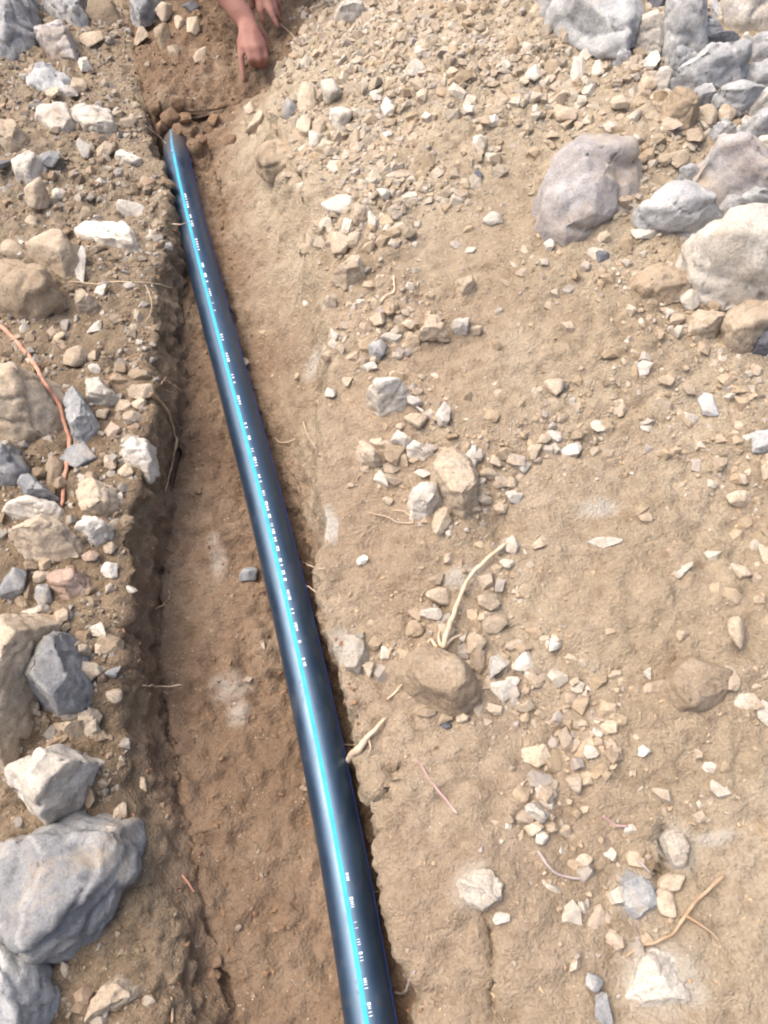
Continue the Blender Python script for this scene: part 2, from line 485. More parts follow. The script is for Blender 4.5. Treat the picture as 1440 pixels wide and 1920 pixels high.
def hit(px, py):
    d = Vector(ray(px, py)).normalized()
    loc, nor, _, _ = BVH.ray_cast(Vector(CAM), d)
    if loc is None:
        p = at(px, py, 0.12)
        return Vector(p), Vector((0, 0, 1))
    if nor.z < 0: nor = -nor
    return loc, nor
def drop(x, y):
    loc, nor, _, _ = BVH.ray_cast(Vector((x, y, 1.0)), Vector((0, 0, -1)))
    if loc is None: return Vector((x, y, 0.12)), Vector((0, 0, 1))
    if nor.z < 0: nor = -nor
    return loc, nor

# ------------------------------------------------------------------ the pipe
def catmull(P, n):
    P = np.asarray(P); out = []
    Q = np.vstack([2 * P[0] - P[1], P, 2 * P[-1] - P[-2]])
    for i in range(1, len(Q) - 2):
        for t in np.linspace(0, 1, n, endpoint=False):
            a, b, c, d = Q[i - 1], Q[i], Q[i + 1], Q[i + 2]
            out.append(0.5 * ((2 * b) + (-a + c) * t + (2 * a - 5 * b + 4 * c - d) * t * t + (-a + 3 * b - 3 * c + d) * t ** 3))
    out.append(P[-1])
    return np.array(out)
# smooth fit so that the pipe is a clean gentle bow
tt = np.cumsum(np.r_[0, np.linalg.norm(np.diff(PIPE, axis=0), axis=1)])
core = slice(0, len(PIPE))
cx_ = np.polyfit(PIPE[2:-2, 1], PIPE[2:-2, 0], 3)
yy = np.linspace(PIPE[2, 1], PIPE[-3, 1], 90)
yb0, yb1 = at(335, 310, .03)[1], at(312, 200, .03)[1]
core = np.c_[np.polyval(cx_, yy), yy, 0.036 - 0.05 * sstep(yb0, yb1, yy)]
e0 = core[0] - core[5]; e0 /= np.linalg.norm(e0); e1 = core[-1] - core[-6]; e1 /= np.linalg.norm(e1)
AX = np.vstack([[core[0] + e0 * s for s in (1.0, .8, .6, .4, .2, .1)], core, [core[-1] + e1 * s + np.array([0, 0, -s * s * 1.2]) for s in (.04, .08, .13, .2, .28)]])
TG = np.gradient(AX, axis=0); TG /= np.linalg.norm(TG, axis=1, keepdims=True)
SD = np.cross(TG, [0, 0, 1.0]); SD /= np.linalg.norm(SD, axis=1, keepdims=True)
# TG runs away from the camera, so SD points to the right
NN = np.cross(SD, TG)
def ring_pts(i, ang, r):
    return AX[i] + r * (math.sin(ang) * SD[i] + math.cos(ang) * NN[i])
def strip(a0, a1, r, n, i0=0, i1=None):
    i1 = len(AX) if i1 is None else i1
    V = np.array([[ring_pts(i, a0 + (a1 - a0) * j / n, r) for j in range(n + 1)] for i in range(i0, i1)])
    ni = i1 - i0
    id_ = np.arange(ni * (n + 1)).reshape(ni, n + 1)
    Fq = np.stack([id_[:-1, :-1], id_[:-1, 1:], id_[1:, 1:], id_[1:, :-1]], -1).reshape(-1, 4)
    return V.reshape(-1, 3), Fq
def mat_pipe():
    b = NB('black_polyethylene')
    co = b.n('ShaderNodeTexCoord').outputs['Object']
    n1 = b.noise(co, 16, 5, 0.65)
    n2 = b.noise(co, 55, 4, 0.6)
    geo = b.n('ShaderNodeNewGeometry')
    px = b.n('ShaderNodeSeparateXYZ')
    b.l(co, px.inputs[0])
    dust = b.math('ADD', b.math('MULTIPLY', b.rng(n2, 0.55, 0.75), 0.16), b.math('MULTIPLY', b.rng(b.noise(co, 300, 3, .7), 0.6, 0.7), 0.25))
    mp = b.n('ShaderNodeMapping'); mp.inputs['Scale'].default_value = (1, .35, 1)
    b.l(co, mp.inputs['Vector'])
    dust = b.math('ADD', dust, b.math('MULTIPLY', b.rng(b.noise(mp.outputs[0], 26, 6, .75), .54, .72), .3))
    end = b.rng(b.math('ADD', px.outputs[1], b.math('MULTIPLY', n1, 0.12)), yend - 0.19, yend - 0.03)
    dust = b.math('MAXIMUM', dust, b.math('MULTIPLY', end, 0.85))
    c = b.mix(dust, (0.006, 0.016, 0.036), (0.13, 0.1, 0.075))  # dust film, its colour darkened to paint in shade at the buried end
    b.l(c, b.b.inputs['Base Color'])
    b.l(b.math('ADD', b.rng(n1, 0.35, 0.7, 0.32, 0.46), b.math('MULTIPLY', dust, 0.5)), b.b.inputs['Roughness'])
    b.b.inputs['IOR'].default_value = 1.75
    b.b.inputs['Specular IOR Level'].default_value = 1.0
    b.l(b.rng(dust, 0.1, 0.6, 1.0, 0.15), b.b.inputs['Specular IOR Level'])
    b.b.inputs['Specular Tint'].default_value = (0.5, 0.74, 1.0, 1)
    b.bump(b.noise(co, 35, 3), 0.15, 0.0015)
    return b.m
def mat_plain(name, col, rough=0.4, spec=0.5, dusty=False):
    b = NB(name)
    co = b.n('ShaderNodeTexCoord').outputs['Object']
    n = b.noise(co, 40, 4, 0.6)
    c = b.ramp(n, [(0.3, tuple(v * 0.8 for v in col)), (0.6, col)])
    if dusty:
        px = b.n('ShaderNodeSeparateXYZ')
        b.l(co, px.inputs[0])
        e = b.rng(b.math('ADD', px.outputs[1], b.math('MULTIPLY', b.noise(co, 28, 4, .7), 0.16)), yend - 0.17, yend + 0.03, 0, .95)
        e = b.math('MAXIMUM', e, b.math('MULTIPLY', b.rng(b.noise(co, 120, 4, .7), 0.58, 0.72), 0.5))
        c = b.mix(e, c, (0.14, 0.11, 0.085))
    b.l(c, b.b.inputs['Base Color'])
    b.b.inputs['Roughness'].default_value = rough
    b.b.inputs['Specular IOR Level'].default_value = spec
    return b.m
proot = bpy.data.objects.new('water_pipe', None)
COL.objects.link(proot)
tag(proot, 'long black plastic pipe with blue stripes lying along the trench floor', 'pipe')
V, Fq = strip(0, 2 * math.pi, PIPE_R, 56)
link('pipe_wall', new_mesh('pipe_wall', V, Fq), mat_pipe(), proot)
STR = R(-2.0)
V, Fq = strip(STR - R(5.5), STR + R(5.5), PIPE_R + 0.0004, 4)
link('stripe', new_mesh('stripe', V, Fq), mat_plain('cyan_stripe', (0.055, 0.40, 0.66), 0.7, 0.15, True), proot)['label'] = 'bright cyan stripe along the top of the pipe'
A2 = R(76)
V, Fq = strip(A2 - R(5.5), A2 + R(5.5), PIPE_R + 0.0004, 4)
link('stripe', new_mesh('stripe', V, Fq), mat_plain('blue_stripe', (0.05, 0.12, 0.5), 0.6, 0.2, True), proot)['label'] = 'dark blue stripe along the flank of the pipe'
# printed lettering: worn white glyph strokes, in the groups the photo shows
def ax_at(y):
    i = np.searchsorted(AX[:, 1], y); i = min(max(i, 1), len(AX) - 1)
    t = (y - AX[i - 1, 1]) / (AX[i, 1] - AX[i - 1, 1])
    L = lambda A: A[i - 1] * (1 - t) + A[i] * t
    return L(AX), L(SD), L(NN)
LV, LF = [], []
def stroke(ya, yb, a0, a1):
    base = len(LV)
    n = 3
    for y in (ya, yb):
        c, s, nn = ax_at(y)
        for j in range(n + 1):
            a = a0 + (a1 - a0) * j / n
            LV.append(c + (PIPE_R + 0.0005) * (math.sin(a) * s + math.cos(a) * nn))
    for j in range(n):
        LF.append((base + j, base + j + 1, base + n + 2 + j, base + n + 1 + j))
AL0, AL1 = STR + R(7.5), STR + R(15)
def glyph(y, w, kind):
    s = w * 0.24
    am = (AL0 + AL1) / 2; th = R(1.7)
    if kind in 'I1': stroke(y, y + s * 1.3, AL0, AL1)
    if kind in 'HNPEFBO0D': stroke(y, y + s, AL0, AL1)
    if kind in 'HNO0D': stroke(y + w - s, y + w, AL0, AL1)
    if kind in 'PFEBO0DZ27': stroke(y, y + w, AL0, AL0 + th)
    if kind in 'HPFEBZ2': stroke(y, y + w, am - th / 2, am + th / 2)
    if kind in 'EBO0DZ2L': stroke(y, y + w, AL1 - th, AL1)
    if kind in '7': stroke(y + w - s, y + w, AL0, AL1)
def ypx(px, py): return at(px, py, 0.068)[1]
for (y0, y1, g) in [(1632, 1652, 'HNI'), (1680, 1702, 'NHO'), (1726, 1730, 'I'), (1737, 1741, 'I'), (1757, 1772, 'III'), (1783, 1802, 'IIO'), (1832, 1854, 'INH'), (1877, 1906, 'IIHO'),
                    (1232, 1250, 'OIE'), (1200, 1206, 'O'), (1163, 1184, 'HOI'), (1136, 1152, 'II'), (1105, 1126, 'ONH'), (1083, 1090, 'E'), (1068, 1078, 'O'), (1046, 1062, 'IO'), (1022, 1034, 'O'),
                    (1005, 1016, 'H'), (980, 1002, 'OIN'), (962, 972, 'O'), (938, 958, 'HO'), (915, 930, 'NI'), (888, 905, 'IH'), (855, 875, 'NO'), (838, 848, 'II'), (815, 826, 'O'), (790, 804, 'N'),
                    (740, 760, 'HO'), (700, 720, 'IN'), (660, 680, 'OH'), (620, 640, 'NI'), (578, 584, 'I'), (565, 570, 'I'), (540, 556, 'HN'), (510, 530, 'IO'), (490, 502, 'E'), (440, 470, 'NHI'), (400, 425, 'OIH'), (360, 390, 'HNO')]:
    pxs = np.interp((y0 + y1) / 2, [260, 600, 950, 1400, 1900], [325, 404, 501, 607, 697])
    a, b_ = ypx(pxs, y1), ypx(pxs, y0)
    n = len(g); w = (b_ - a) / n
    for i, ch in enumerate(g):
        glyph(a + i * w, w * 0.72, ch)
tag(link('lettering', new_mesh('lettering', np.array(LV), np.array(LF)), mat_plain('white_print', (0.8, 0.83, 0.88), 0.5), proot), 'worn white printed lettering beside the cyan stripe', kind='stuff')

# ------------------------------------------------------------------ stones
def ico(sub):
    bm = bmesh.new()
    bmesh.ops.create_icosphere(bm, subdivisions=sub, radius=1.0)
    V = np.array([v.co[:] for v in bm.verts]); Fc = np.array([[v.index for v in f.verts] for f in bm.faces])
    bm.free()
    return V / np.linalg.norm(V, axis=1, keepdims=True), Fc
ICO = {k: ico(k) for k in (1, 2, 3, 4, 5)}

def cut_radius(D, NRM, DIST, kk):
    q = np.maximum(D @ NRM.T, 0) / DIST[None, :]
    m_ = q.max(1)
    return 1.0 / m_ * (np.sum((q / m_[:, None]) ** kk, axis=1)) ** (-1.0 / kk)

def chipped(D, NRM, DIST, kk, r, n):
    """facetted body with its corners knocked off by small random planes"""
    V = D * cut_radius(D, NRM, DIST, kk)[:, None]
    C = r.normal(size=(n, 3)); C /= np.linalg.norm(C, axis=1, keepdims=True)
    sup = (V @ C.T).max(0) * r.uniform(.8, .94, n)
    return D * cut_radius(D, np.vstack([NRM, C]), np.r_[DIST, np.maximum(sup, 1e-3)], kk)[:, None]

def polyhedron(NRM, DIST, bev, L, r):
    """crisp facetted stone: half-space intersection, bevelled edges, split fine enough for relief"""
    bm = bmesh.new()
    for q in NRM / DIST[:, None]: bm.verts.new(q)
    bmesh.ops.convex_hull(bm, input=bm.verts[:])
    pts = []
    for fc in bm.faces:
        A = np.array([v.co[:] for v in fc.verts[:3]])
        if abs(np.linalg.det(A)) < 1e-9: continue
        pts.append(np.linalg.solve(A, np.ones(3)))
    bm.free()
    pts = np.array(pts)
    bm = bmesh.new()
    for q in pts: bm.verts.new(q)
    bmesh.ops.remove_doubles(bm, verts=bm.verts[:], dist=bev * .6)
    res = bmesh.ops.convex_hull(bm, input=bm.verts[:])
    bmesh.ops.delete(bm, geom=[v for v in bm.verts if not v.link_faces], context='VERTS')
    bmesh.ops.dissolve_limit(bm, angle_limit=R(4), verts=bm.verts[:], edges=bm.edges[:])
    bmesh.ops.bevel(bm, geom=bm.edges[:], offset=bev, offset_type='OFFSET', segments=1, profile=.6, affect='EDGES', clamp_overlap=True)
    bmesh.ops.triangulate(bm, faces=bm.faces[:])
    for it in range(5):
        lg = [e for e in bm.edges if e.calc_length() > L]
        if not lg: break
        bmesh.ops.subdivide_edges(bm, edges=lg, cuts=1)
        bmesh.ops.triangulate(bm, faces=bm.faces[:])
    bmesh.ops.recalc_face_normals(bm, faces=bm.faces[:])
    bm.normal_update()
    V = np.array([v.co[:] for v in bm.verts]); N_ = np.array([v.normal[:] for v in bm.verts]); bm.verts.index_update(); Fc = np.array([[v.index for v in f.verts] for f in bm.faces])
    bm.free()
    return V, N_, Fc
def relief(V, N_, size, r, rough=1.0):
    off = r.uniform(-50, 50, 3); s = size
    n = fbm(V + off, 1.6 / s, 2, .5, 31) * .032 + fbm(V + off, 6 / s, 3, .6, 33) * .018
    cr_ = np.abs(noise3((V + off) * np.array([1.8, 2.2, 3.6]) / s, 37))
    n = n - .04 * np.clip(1 - cr_ * 8, 0, 1)
    # stepped breaks along one bedding direction
    d = r.normal(size=3); d /= np.linalg.norm(d)
    q = (V @ d) / s * r.uniform(4, 7) + fbm(V + off, 2.5 / s, 2, .5, 35) * .8
    n = n + .02 * (np.floor(q) % 2)
    return V + N_ * (n * s * rough)[:, None]

def hull2d(P):
    P = sorted(map(tuple, P))
    def half(pts):
        h = []
        for p in pts:
            while len(h) > 1 and (h[-1][0] - h[-2][0]) * (p[1] - h[-2][1]) - (h[-1][1] - h[-2][1]) * (p[0] - h[-2][0]) <= 0: h.pop()
            h.append(p)
        return h[:-1]
    return np.array(half(P) + half(P[::-1]))

def finish(V, size, r, rough=1.0):
    off = r.uniform(-50, 50, 3)
    s = size
    n = fbm(V + off, 1.4 / s, 2, 0.5, 31) * 0.05 + fbm(V + off, 6.0 / s, 3, 0.6, 33) * 0.03
    crease = np.abs(noise3((V + off) * np.array([2.2, 2.2, 3.4]) / s, 37))
    n = n - 0.05 * np.clip(1 - crease * 7, 0, 1)
    L = np.linalg.norm(V, axis=1, keepdims=True)
    return V + V / L * (n * s * rough)[:, None]

def outlined_stone(name, pts, typ, label, h=None, soft=None, bury=0.3, rough=1.0, tops=None):
    r = np.random.default_rng(abs(hash_str(label)) % 100000)
    ext = lambda p: (-45 if p[0] <= 0 else 1485 if p[0] >= 1440 else p[0], -40 if p[1] <= 0 else 1965 if p[1] >= 1920 else p[1])
    pts = [ext(p) for p in pts]
    c = np.mean(pts, 0)
    loc, nor = hit(min(max(c[0], 5), 1435), min(max(c[1], 5), 1915))
    z0 = loc.z
    w = np.array([at(px, py, z0)[:2] for px, py in pts])
    size = min(np.ptp(w[:, 0]), np.ptp(w[:, 1]))
    if h is None: h = 0.5 * size
    pys = [q[1] for q in pts]; y1_, y0_ = max(pys), min(pys)
    zf = lambda py: z0 + h * .62 * (y1_ - py) / (y1_ - y0_)
    w = np.array([at(px, py, zf(py))[:2] for px, py in pts])
    zw = {(round(a[0], 9), round(a[1], 9)): zf(q[1]) for a, q in zip(w, pts)}
    hl = hull2d(w)
    C = np.array([*hl.mean(0), z0 + h * 0.15])
    NR_, DI = [], []
    for i in range(len(hl)):
        a, b = hl[i], hl[(i + 1) % len(hl)]
        e = b - a
        m2 = np.array([e[1], -e[0]]); ln = np.linalg.norm(m2)
        if ln < size * 0.04: continue
        m2 /= ln
        al = R(r.uniform(0, 26))
        nrm = np.array([m2[0] * math.cos(al), m2[1] * math.cos(al), math.sin(al)])
        p3 = np.array([*((a + b) / 2), (zw[(round(a[0], 9), round(a[1], 9))] + zw[(round(b[0], 9), round(b[1], 9))]) / 2])
        NR_.append(nrm); DI.append(max(nrm @ (p3 - C), 0.006))
    if isinstance(tops, list):
        for az, al, df in tops:
            az, al = R(az), R(al)
            NR_.append(np.array([math.sin(al) * math.cos(az), math.sin(al) * math.sin(az), math.cos(al)])); DI.append(h * df)
    else:
        nt_ = tops or int(r.integers(2, 5))
        base_a = r.uniform(0, 6.28)
        for q in range(nt_):
            al = R(r.uniform(5, 34)); az = base_a + q * 6.28 / nt_ + r.uniform(-.5, .5)
            NR_.append(np.array([math.sin(al) * math.cos(az), math.sin(al) * math.sin(az), math.cos(al)])); DI.append(h * r.uniform(.7, .95))
    NR_.append(np.array([0, 0, -1.0])); DI.append(h * 0.15 + max(h * bury, 0.006))
    NR_, DI = np.array(NR_), np.array(DI)
    D0_ = ICO[3][0]
    Vr = D0_ * cut_radius(D0_, NR_, DI, 200)[:, None]
    K_ = r.normal(size=(7, 3)); K_[:, 2] = np.abs(K_[:, 2]); K_ /= np.linalg.norm(K_, axis=1, keepdims=True)
    NR_ = np.vstack([NR_, K_]); DI = np.r_[DI, np.maximum((Vr @ K_.T).max(0) * r.uniform(.82, .95, 7), 1e-3)]
    bev = size * (.05 if soft else .016)
    V, N_, Fc = polyhedron(NR_, DI, bev, max(size / (20 if size > .12 else 12), .0045), r)
    V = relief(V, N_, size, r, rough * (.75 if soft else 1))
    o = link(name, new_mesh(name, V, Fc), M[typ])
    o.location = C
    tag(o, label, 'rock' if size > 0.1 else 'stone')
    return o

def hash_str(s):
    v = 7
    for ch in s: v = (v * 31 + ord(ch)) & 0x7fffffff
    return v

def oval_stone(name, cx, cy, w, h, typ, label, rot=0, flat=0.6, group=None, bury=0.25, sub=4, z=None):
    r = np.random.default_rng(hash_str(label) + int(cx * 7 + cy))
    loc, nor = hit(cx, min(cy + h * 0.15, 1918))
    if z is not None: loc = Vector(at(cx, cy, z))
    depth = float((np.array(loc) - CAM) @ FWD)
    k = depth / FPX / 2
    a, b_ = w * k, h * k
    cc = min(a, b_) * flat * 1.25
    vz = -float(ray(cx, cy)[2]) / np.linalg.norm(ray(cx, cy))
    bb = max((b_ ** 2 - (cc * math.sqrt(max(0, 1 - vz * vz))) ** 2), (0.55 * b_) ** 2) ** 0.5 / max(vz, 0.6)
    c = at(cx, cy, loc.z + cc * (1 - 2 * bury))
    n = int(r.integers(9, 13))
    i = np.arange(n) + 0.5
    ph = np.arccos(1 - 2 * i / n); th = math.pi * (1 + 5 ** 0.5) * i
    NRM = np.c_[np.cos(th) * np.sin(ph), np.sin(th) * np.sin(ph), np.cos(ph)] + r.normal(0, 0.28, (n, 3))
    NRM /= np.linalg.norm(NRM, axis=1, keepdims=True)
    rd = random_rot(r)
    NRM = NRM @ rd.T
    soft_ = any(q in label for q in ('round', 'oval', 'ball', 'egg', 'smooth', 'lump', 'clod', 'hump'))
    if soft_:
        D, Fc = ICO[sub]
        V = chipped(D, NRM, r.uniform(.72, 1.0, n), 14, r, 6)
        V = V / np.abs(V).max(0) * np.array([a, bb, cc])
        V = finish(V, 2 * min(a, bb, cc), r, .8)
    else:
        V, N_, Fc = polyhedron(NRM, r.uniform(.62, 1.0, n), .045, .42 if sub > 3 else .7, r)
        sc = np.array([a, bb, cc]) / np.abs(V).max(0)
        V = V * sc
        N_ = N_ / sc; N_ /= np.linalg.norm(N_, axis=1, keepdims=True)
        V = relief(V, N_, 2 * min(a, bb, cc), r, .8)
    ang = R(rot) - ROLL * 0.9
    Rz = np.array([[math.cos(ang), -math.sin(ang), 0], [math.sin(ang), math.cos(ang), 0], [0, 0, 1]])
    V = V @ Rz.T
    tl = Vector((0, 0, 1)).rotation_difference(nor)
    Rm = np.array(tl.to_matrix())
    V = V @ Rm.T
    o = link(name, new_mesh(name, V, Fc), M[typ])
    o.location = c
    tag(o, label, 'stone', group)
    return o

def random_rot(r):
    q = r.normal(size=4); q /= np.linalg.norm(q)
    w, x, y, z = q
    return np.array([[1-2*(y*y+z*z), 2*(x*y-z*w), 2*(x*z+y*w)], [2*(x*y+z*w), 1-2*(x*x+z*z), 2*(y*z-x*w)], [2*(x*z-y*w), 2*(y*z+x*w), 1-2*(x*x+y*y)]])

O, E = [], []     # outlined rocks / oval stones: see the table
def o_(pts, typ, label, **kw): O.append((pts, typ, label, kw))
def e_(cx, cy, w, h, typ, label, rot=0, **kw): E.append((cx, cy, w, h, typ, label, rot, kw))
# --- upper right rock heap
o_([(1115,243),(1170,262),(1200,320),(1207,370),(1150,408),(1090,440),(1040,452),(1013,430),(1012,365),(1040,310),(1085,265)], 'v', 'large half buried grey boulder standing alone on the tan soil', h=0.085, tops=[(190, 32, .78), (-55, 52, .72), (70, 22, .9), (-110, 40, .85)])
o_([(1330,262),(1440,290),(1440,400),(1400,397),(1330,350),(1303,310)], 'v', 'mauve grey angular rock at the right edge above the white rock', h=0.1)
o_([(1250,345),(1275,340),(1335,360),(1350,410),(1300,432),(1185,428),(1190,400)], 'G', 'low pointed grey rock between the lone boulder and the white rock', h=0.06)
o_([(1330,425),(1440,402),(1440,558),(1350,556),(1300,525),(1285,460)], 'w', 'big white topped rock at the right edge with a grey lower face', h=0.09, tops=[(120, 10, .85), (-95, 48, .8), (200, 30, .9)])
o_([(1010,-20),(1200,-20),(1207,60),(1180,102),(1150,92),(1140,48),(1090,26),(1020,12)], 'G', 'broad pale flat slab at the top of the rock heap', h=0.06, tops=[(-90, 8, .8), (0, 25, .9)])
o_([(1250,10),(1300,0),(1332,20),(1316,100),(1260,106),(1240,60)], 'G', 'rounded upright grey stone beside the broad pale slab', h=0.1, soft=12)
o_([(1185,36),(1240,30),(1252,60),(1235,86),(1200,76)], 'w', 'pale angular stone lying against the broad slab', h=0.05)
o_([(1310,112),(1390,98),(1408,120),(1382,152),(1345,166),(1300,172),(1258,147)], 'G', 'wedge shaped light grey rock with a shadowed front below the dark stone', h=0.065)
o_([(1318,76),(1350,62),(1390,68),(1387,96),(1318,98)], 'd', 'dark slate stone lying on the rock heap near the top right', h=0.045)
o_([(1216,-10),(1245,-10),(1252,26),(1225,32)], 'd', 'small dark stone at the top edge between slab and rounded stone', h=0.04)
o_([(1330,187),(1420,156),(1432,186),(1387,217),(1345,207)], 'G', 'grey leaning stone right of the two round tan stones', h=0.05)
o_([(1375,242),(1440,200),(1440,263),(1400,267)], 'G', 'grey stone cut by the right edge above the mauve rock', h=0.05)
o_([(1245,185),(1285,170),(1312,210),(1290,240),(1255,232)], 'b', 'crumbly tan clod left of the two round tan stones', h=0.05)
o_([(1350,10),(1440,-10),(1440,60),(1390,66),(1355,52)], 'w', 'pale blocky rock in the top right corner', h=0.08)
o_([(1402,75),(1440,66),(1440,132),(1408,120)], 'G', 'light grey stone at the right edge below the corner rock', h=0.05)
e_(1325,215,42,46,'t','left one of two round tan stones under the grey leaning stone')
e_(1362,213,44,42,'t','right one of two round tan stones under the grey leaning stone')
e_(1221,116,40,34,'w','pale stone just below the tip of the broad slab')
e_(1281,108,28,30,'t','small tan stone below the rounded upright stone')
e_(1345,25,30,40,'G','grey stone wedged between rounded stone and corner rock')
e_(1395,235,44,34,'w','pale flat stone resting at the foot of the leaning grey stone')
e_(1432,330,40,40,'G','grey stone at the right edge behind the mauve rock')
o_([(1370,577),(1400,560),(1440,562),(1440,606),(1412,616),(1402,652),(1370,652),(1348,632)], 't', 'bent tan rock at the right edge below the big white topped rock', h=0.05)
o_([(1290,590),(1340,580),(1366,606),(1335,637),(1290,632)], 't', 'flat tan stone left of the bent tan rock', h=0.035)
e_(1293,562,46,40,'w','round white stone below the left end of the white topped rock')
e_(1338,572,50,36,'b','brown stone tucked under the big white topped rock')
o_([(1165,506),(1220,488),(1300,515),(1312,542),(1240,562),(1205,556)], 'b', 'wide flat earth clod left of the big white topped rock', h=0.03)
o_([(1412,628),(1440,612),(1440,668),(1415,660)], 'd', 'dark grey stone in shade at the right edge under the bent rock', h=0.04)
o_([(1410,812),(1440,800),(1440,848),(1415,845)], 'G', 'pale grey stone alone at the right edge on the sandy slope', h=0.02)
e_(1330,762,36,46,'G','bluish flat pebble in the gravel band at the right', 20, flat=0.35)
e_(1296,783,34,26,'w','white pebble left of the bluish flat pebble')
e_(1040,724,40,40,'t','rounded tan stone on the slope left of the gravel band')
e_(1205,690,40,28,'w','pale pebble at the upper left end of the gravel band')
e_(1130,480,30,22,'d','grey pebble in the patch of chips below the lone boulder')
e_(1030,460,22,22,'w','small white pebble at the foot of the lone boulder')
e_(1210,437,60,26,'w','pale flat chip in front of the low pointed grey rock')
# --- gravel heap, top middle
o_([(628,10),(680,4),(686,36),(650,50),(632,40)], 'w', 'white grey block at the top edge right of the hands', h=0.05)
e_(580,187,48,52,'t','tan rounded stone, left of three round stones on the trench edge')
e_(620,173,46,48,'w','pale stone behind the three round stones on the trench edge')
e_(638,222,50,54,'w','largest pale round stone of the cluster on the trench edge', flat=0.8)
e_(602,234,40,40,'t','tan stone left of the largest pale round stone')
e_(572,236,30,42,'t','narrow tan stone at the left end of the round stone cluster')
e_(591,266,34,40,'w','bright white egg shaped stone below the round stone cluster')
e_(545,208,32,38,'g','grey triangular stone on the trench lip left of the round stones')
o_([(474,302),(500,255),(515,258),(580,300),(562,332),(500,332)], 'b', 'earthy block with a pale ridge jutting from the right trench lip', h=0.05)
e_(638,384,72,34,'w','long white stone above the tan ball on the slope crest')
e_(677,405,38,42,'t','tan ball shaped stone beside the long white stone', flat=0.85)
e_(650,425,28,28,'w','small white stone under the long white stone')
e_(699,418,22,32,'w','thin white stone at the right of the tan ball')
o_([(625,516),(660,480),(684,495),(682,516),(650,533)], 't', 'square tan slab lying on the slope crest above the pebbles', h=0.035)
e_(636,458,50,40,'t','tan stone above the square tan slab on the slope crest')
e_(925,412,42,22,'w','white chip lying alone on the smooth sandy heap')
o_([(853,528),(888,519),(891,540),(866,554)], 't', 'small cube shaped tan stone alone in the middle of the slope', h=0.025)
e_(895,326,22,22,'d','small dark blue grey pebble alone on the sandy heap')
e_(727,200,30,30,'w','pale stone at the edge of the dark hollow in the gravel heap')
e_(780,130,40,30,'w','pale pebble above the dark hollow in the gravel heap')
e_(1085,135,34,44,'w','pale oblong pebble left of the broad slab')
e_(1062,215,42,36,'t','tan clod in the gravel heap left of the crumbly clod')
e_(1000,140,36,30,'w','light pebble in the middle of the gravel heap')
e_(880,205,30,26,'w','light pebble on the left flank of the gravel heap')
e_(940,190,36,30,'t','tan lump on the gravel heap above the lone dark pebble')
# --- rubble trail down the right bank
o_([(788,632),(806,590),(822,592),(843,634)], 't', 'flat triangular tan stone in the upper rubble trail', h=0.025)
o_([(845,605),(882,594),(876,623),(852,624)], 'w', 'white flake right of the flat triangular stone', h=0.02)
e_(769,607,36,24,'t','tan pebble left of the flat triangular stone')
e_(734,631,42,24,'w','pale pebble above the stone with the bluish corner')
e_(708,656,42,38,'g','pale stone with a bluish grey corner in the upper rubble trail')
e_(709,598,36,30,'t','tan stone at the top left of the rubble trail')
e_(773,636,32,32,'b','brown round pebble below the flat triangular stone')
e_(695,687,32,26,'w','white chip below the stone with the bluish corner')
o_([(685,738),(700,717),(760,711),(769,735),(740,769),(715,776)], 'w', 'largest white stone on the right bank beside the trench slope', h=0.05)
e_(775,752,38,30,'w','round pale stone touching the largest white stone')
e_(780,786,46,36,'t','tan stone below the round pale stone')
e_(832,778,34,44,'w','upright pale blocky stone at the end of the white stone row')
e_(620,738,22,24,'w','white pebble embedded in the trench slope level with the largest white stone')
e_(626,630,20,26,'w','white pebble embedded high on the trench slope')
o_([(732,828),(748,808),(777,832),(760,840)], 'w', 'small white wedge above the brown stone', h=0.02)
o_([(757,845),(785,828),(810,850),(795,862),(765,860)], 'w', 'white flat stone right of the brown stone', h=0.025)
o_([(664,840),(678,826),(702,842),(718,870),(705,878),(680,870)], 't', 'light tan oblong stone left of the brown stone', h=0.03)
e_(738,857,44,46,'b','brown stone between light tan oblong stone and white flat stone')
o_([(808,872),(830,840),(850,832),(880,850),(896,900),(892,940),(870,966),(850,955),(845,915),(815,905)], 't', 'largest tan rock in the middle of the rubble trail', h=0.05)
e_(888,858,30,46,'w','pale brick shaped stone behind the largest tan rock')
o_([(775,916),(800,897),(823,905),(826,940),(800,976),(772,969),(767,940)], 'w', 'whitish faceted stone below and left of the largest tan rock', h=0.045)
e_(828,973,38,56,'t','tan stone right below the whitish faceted stone')
e_(715,896,30,42,'w','thin whitish stone below the brown stone', 25)
e_(790,886,40,22,'w','white sliver above the whitish faceted stone')
e_(913,886,36,32,'t','tan stone at the right side of the largest tan rock')
e_(940,905,34,26,'t','tan pebble second to the right of the largest tan rock')
e_(966,860,38,30,'t','tan stone above the pebbles right of the largest tan rock')
e_(904,927,38,32,'t','tan stone below the right corner of the largest tan rock')
e_(962,930,38,28,'w','pale stone at the right end of the middle rubble')
e_(1000,848,36,32,'t','tan stone at the upper right end of the middle rubble')
e_(1075,845,52,34,'w','pale flat stone right of the middle rubble')
e_(1040,818,30,26,'w','whitish pebble above the pale flat stone of the middle rubble')
e_(938,952,30,22,'t','tan pebble at the lower right end of the middle rubble')
e_(680,1050,24,22,'w','single white pebble on bare soil between trench and root')
e_(624,1003,44,68,'s','pale stone embedded flat in the trench lip beside the pipe', flat=0.25, bury=0.42)
o_([(640,1195),(680,1185),(690,1235),(680,1265),(650,1262)], 's', 'crumbling pale block embedded in the trench lip', h=0.02)
e_(691,1253,30,38,'t','tan pebble at the corner of the crumbling pale block')
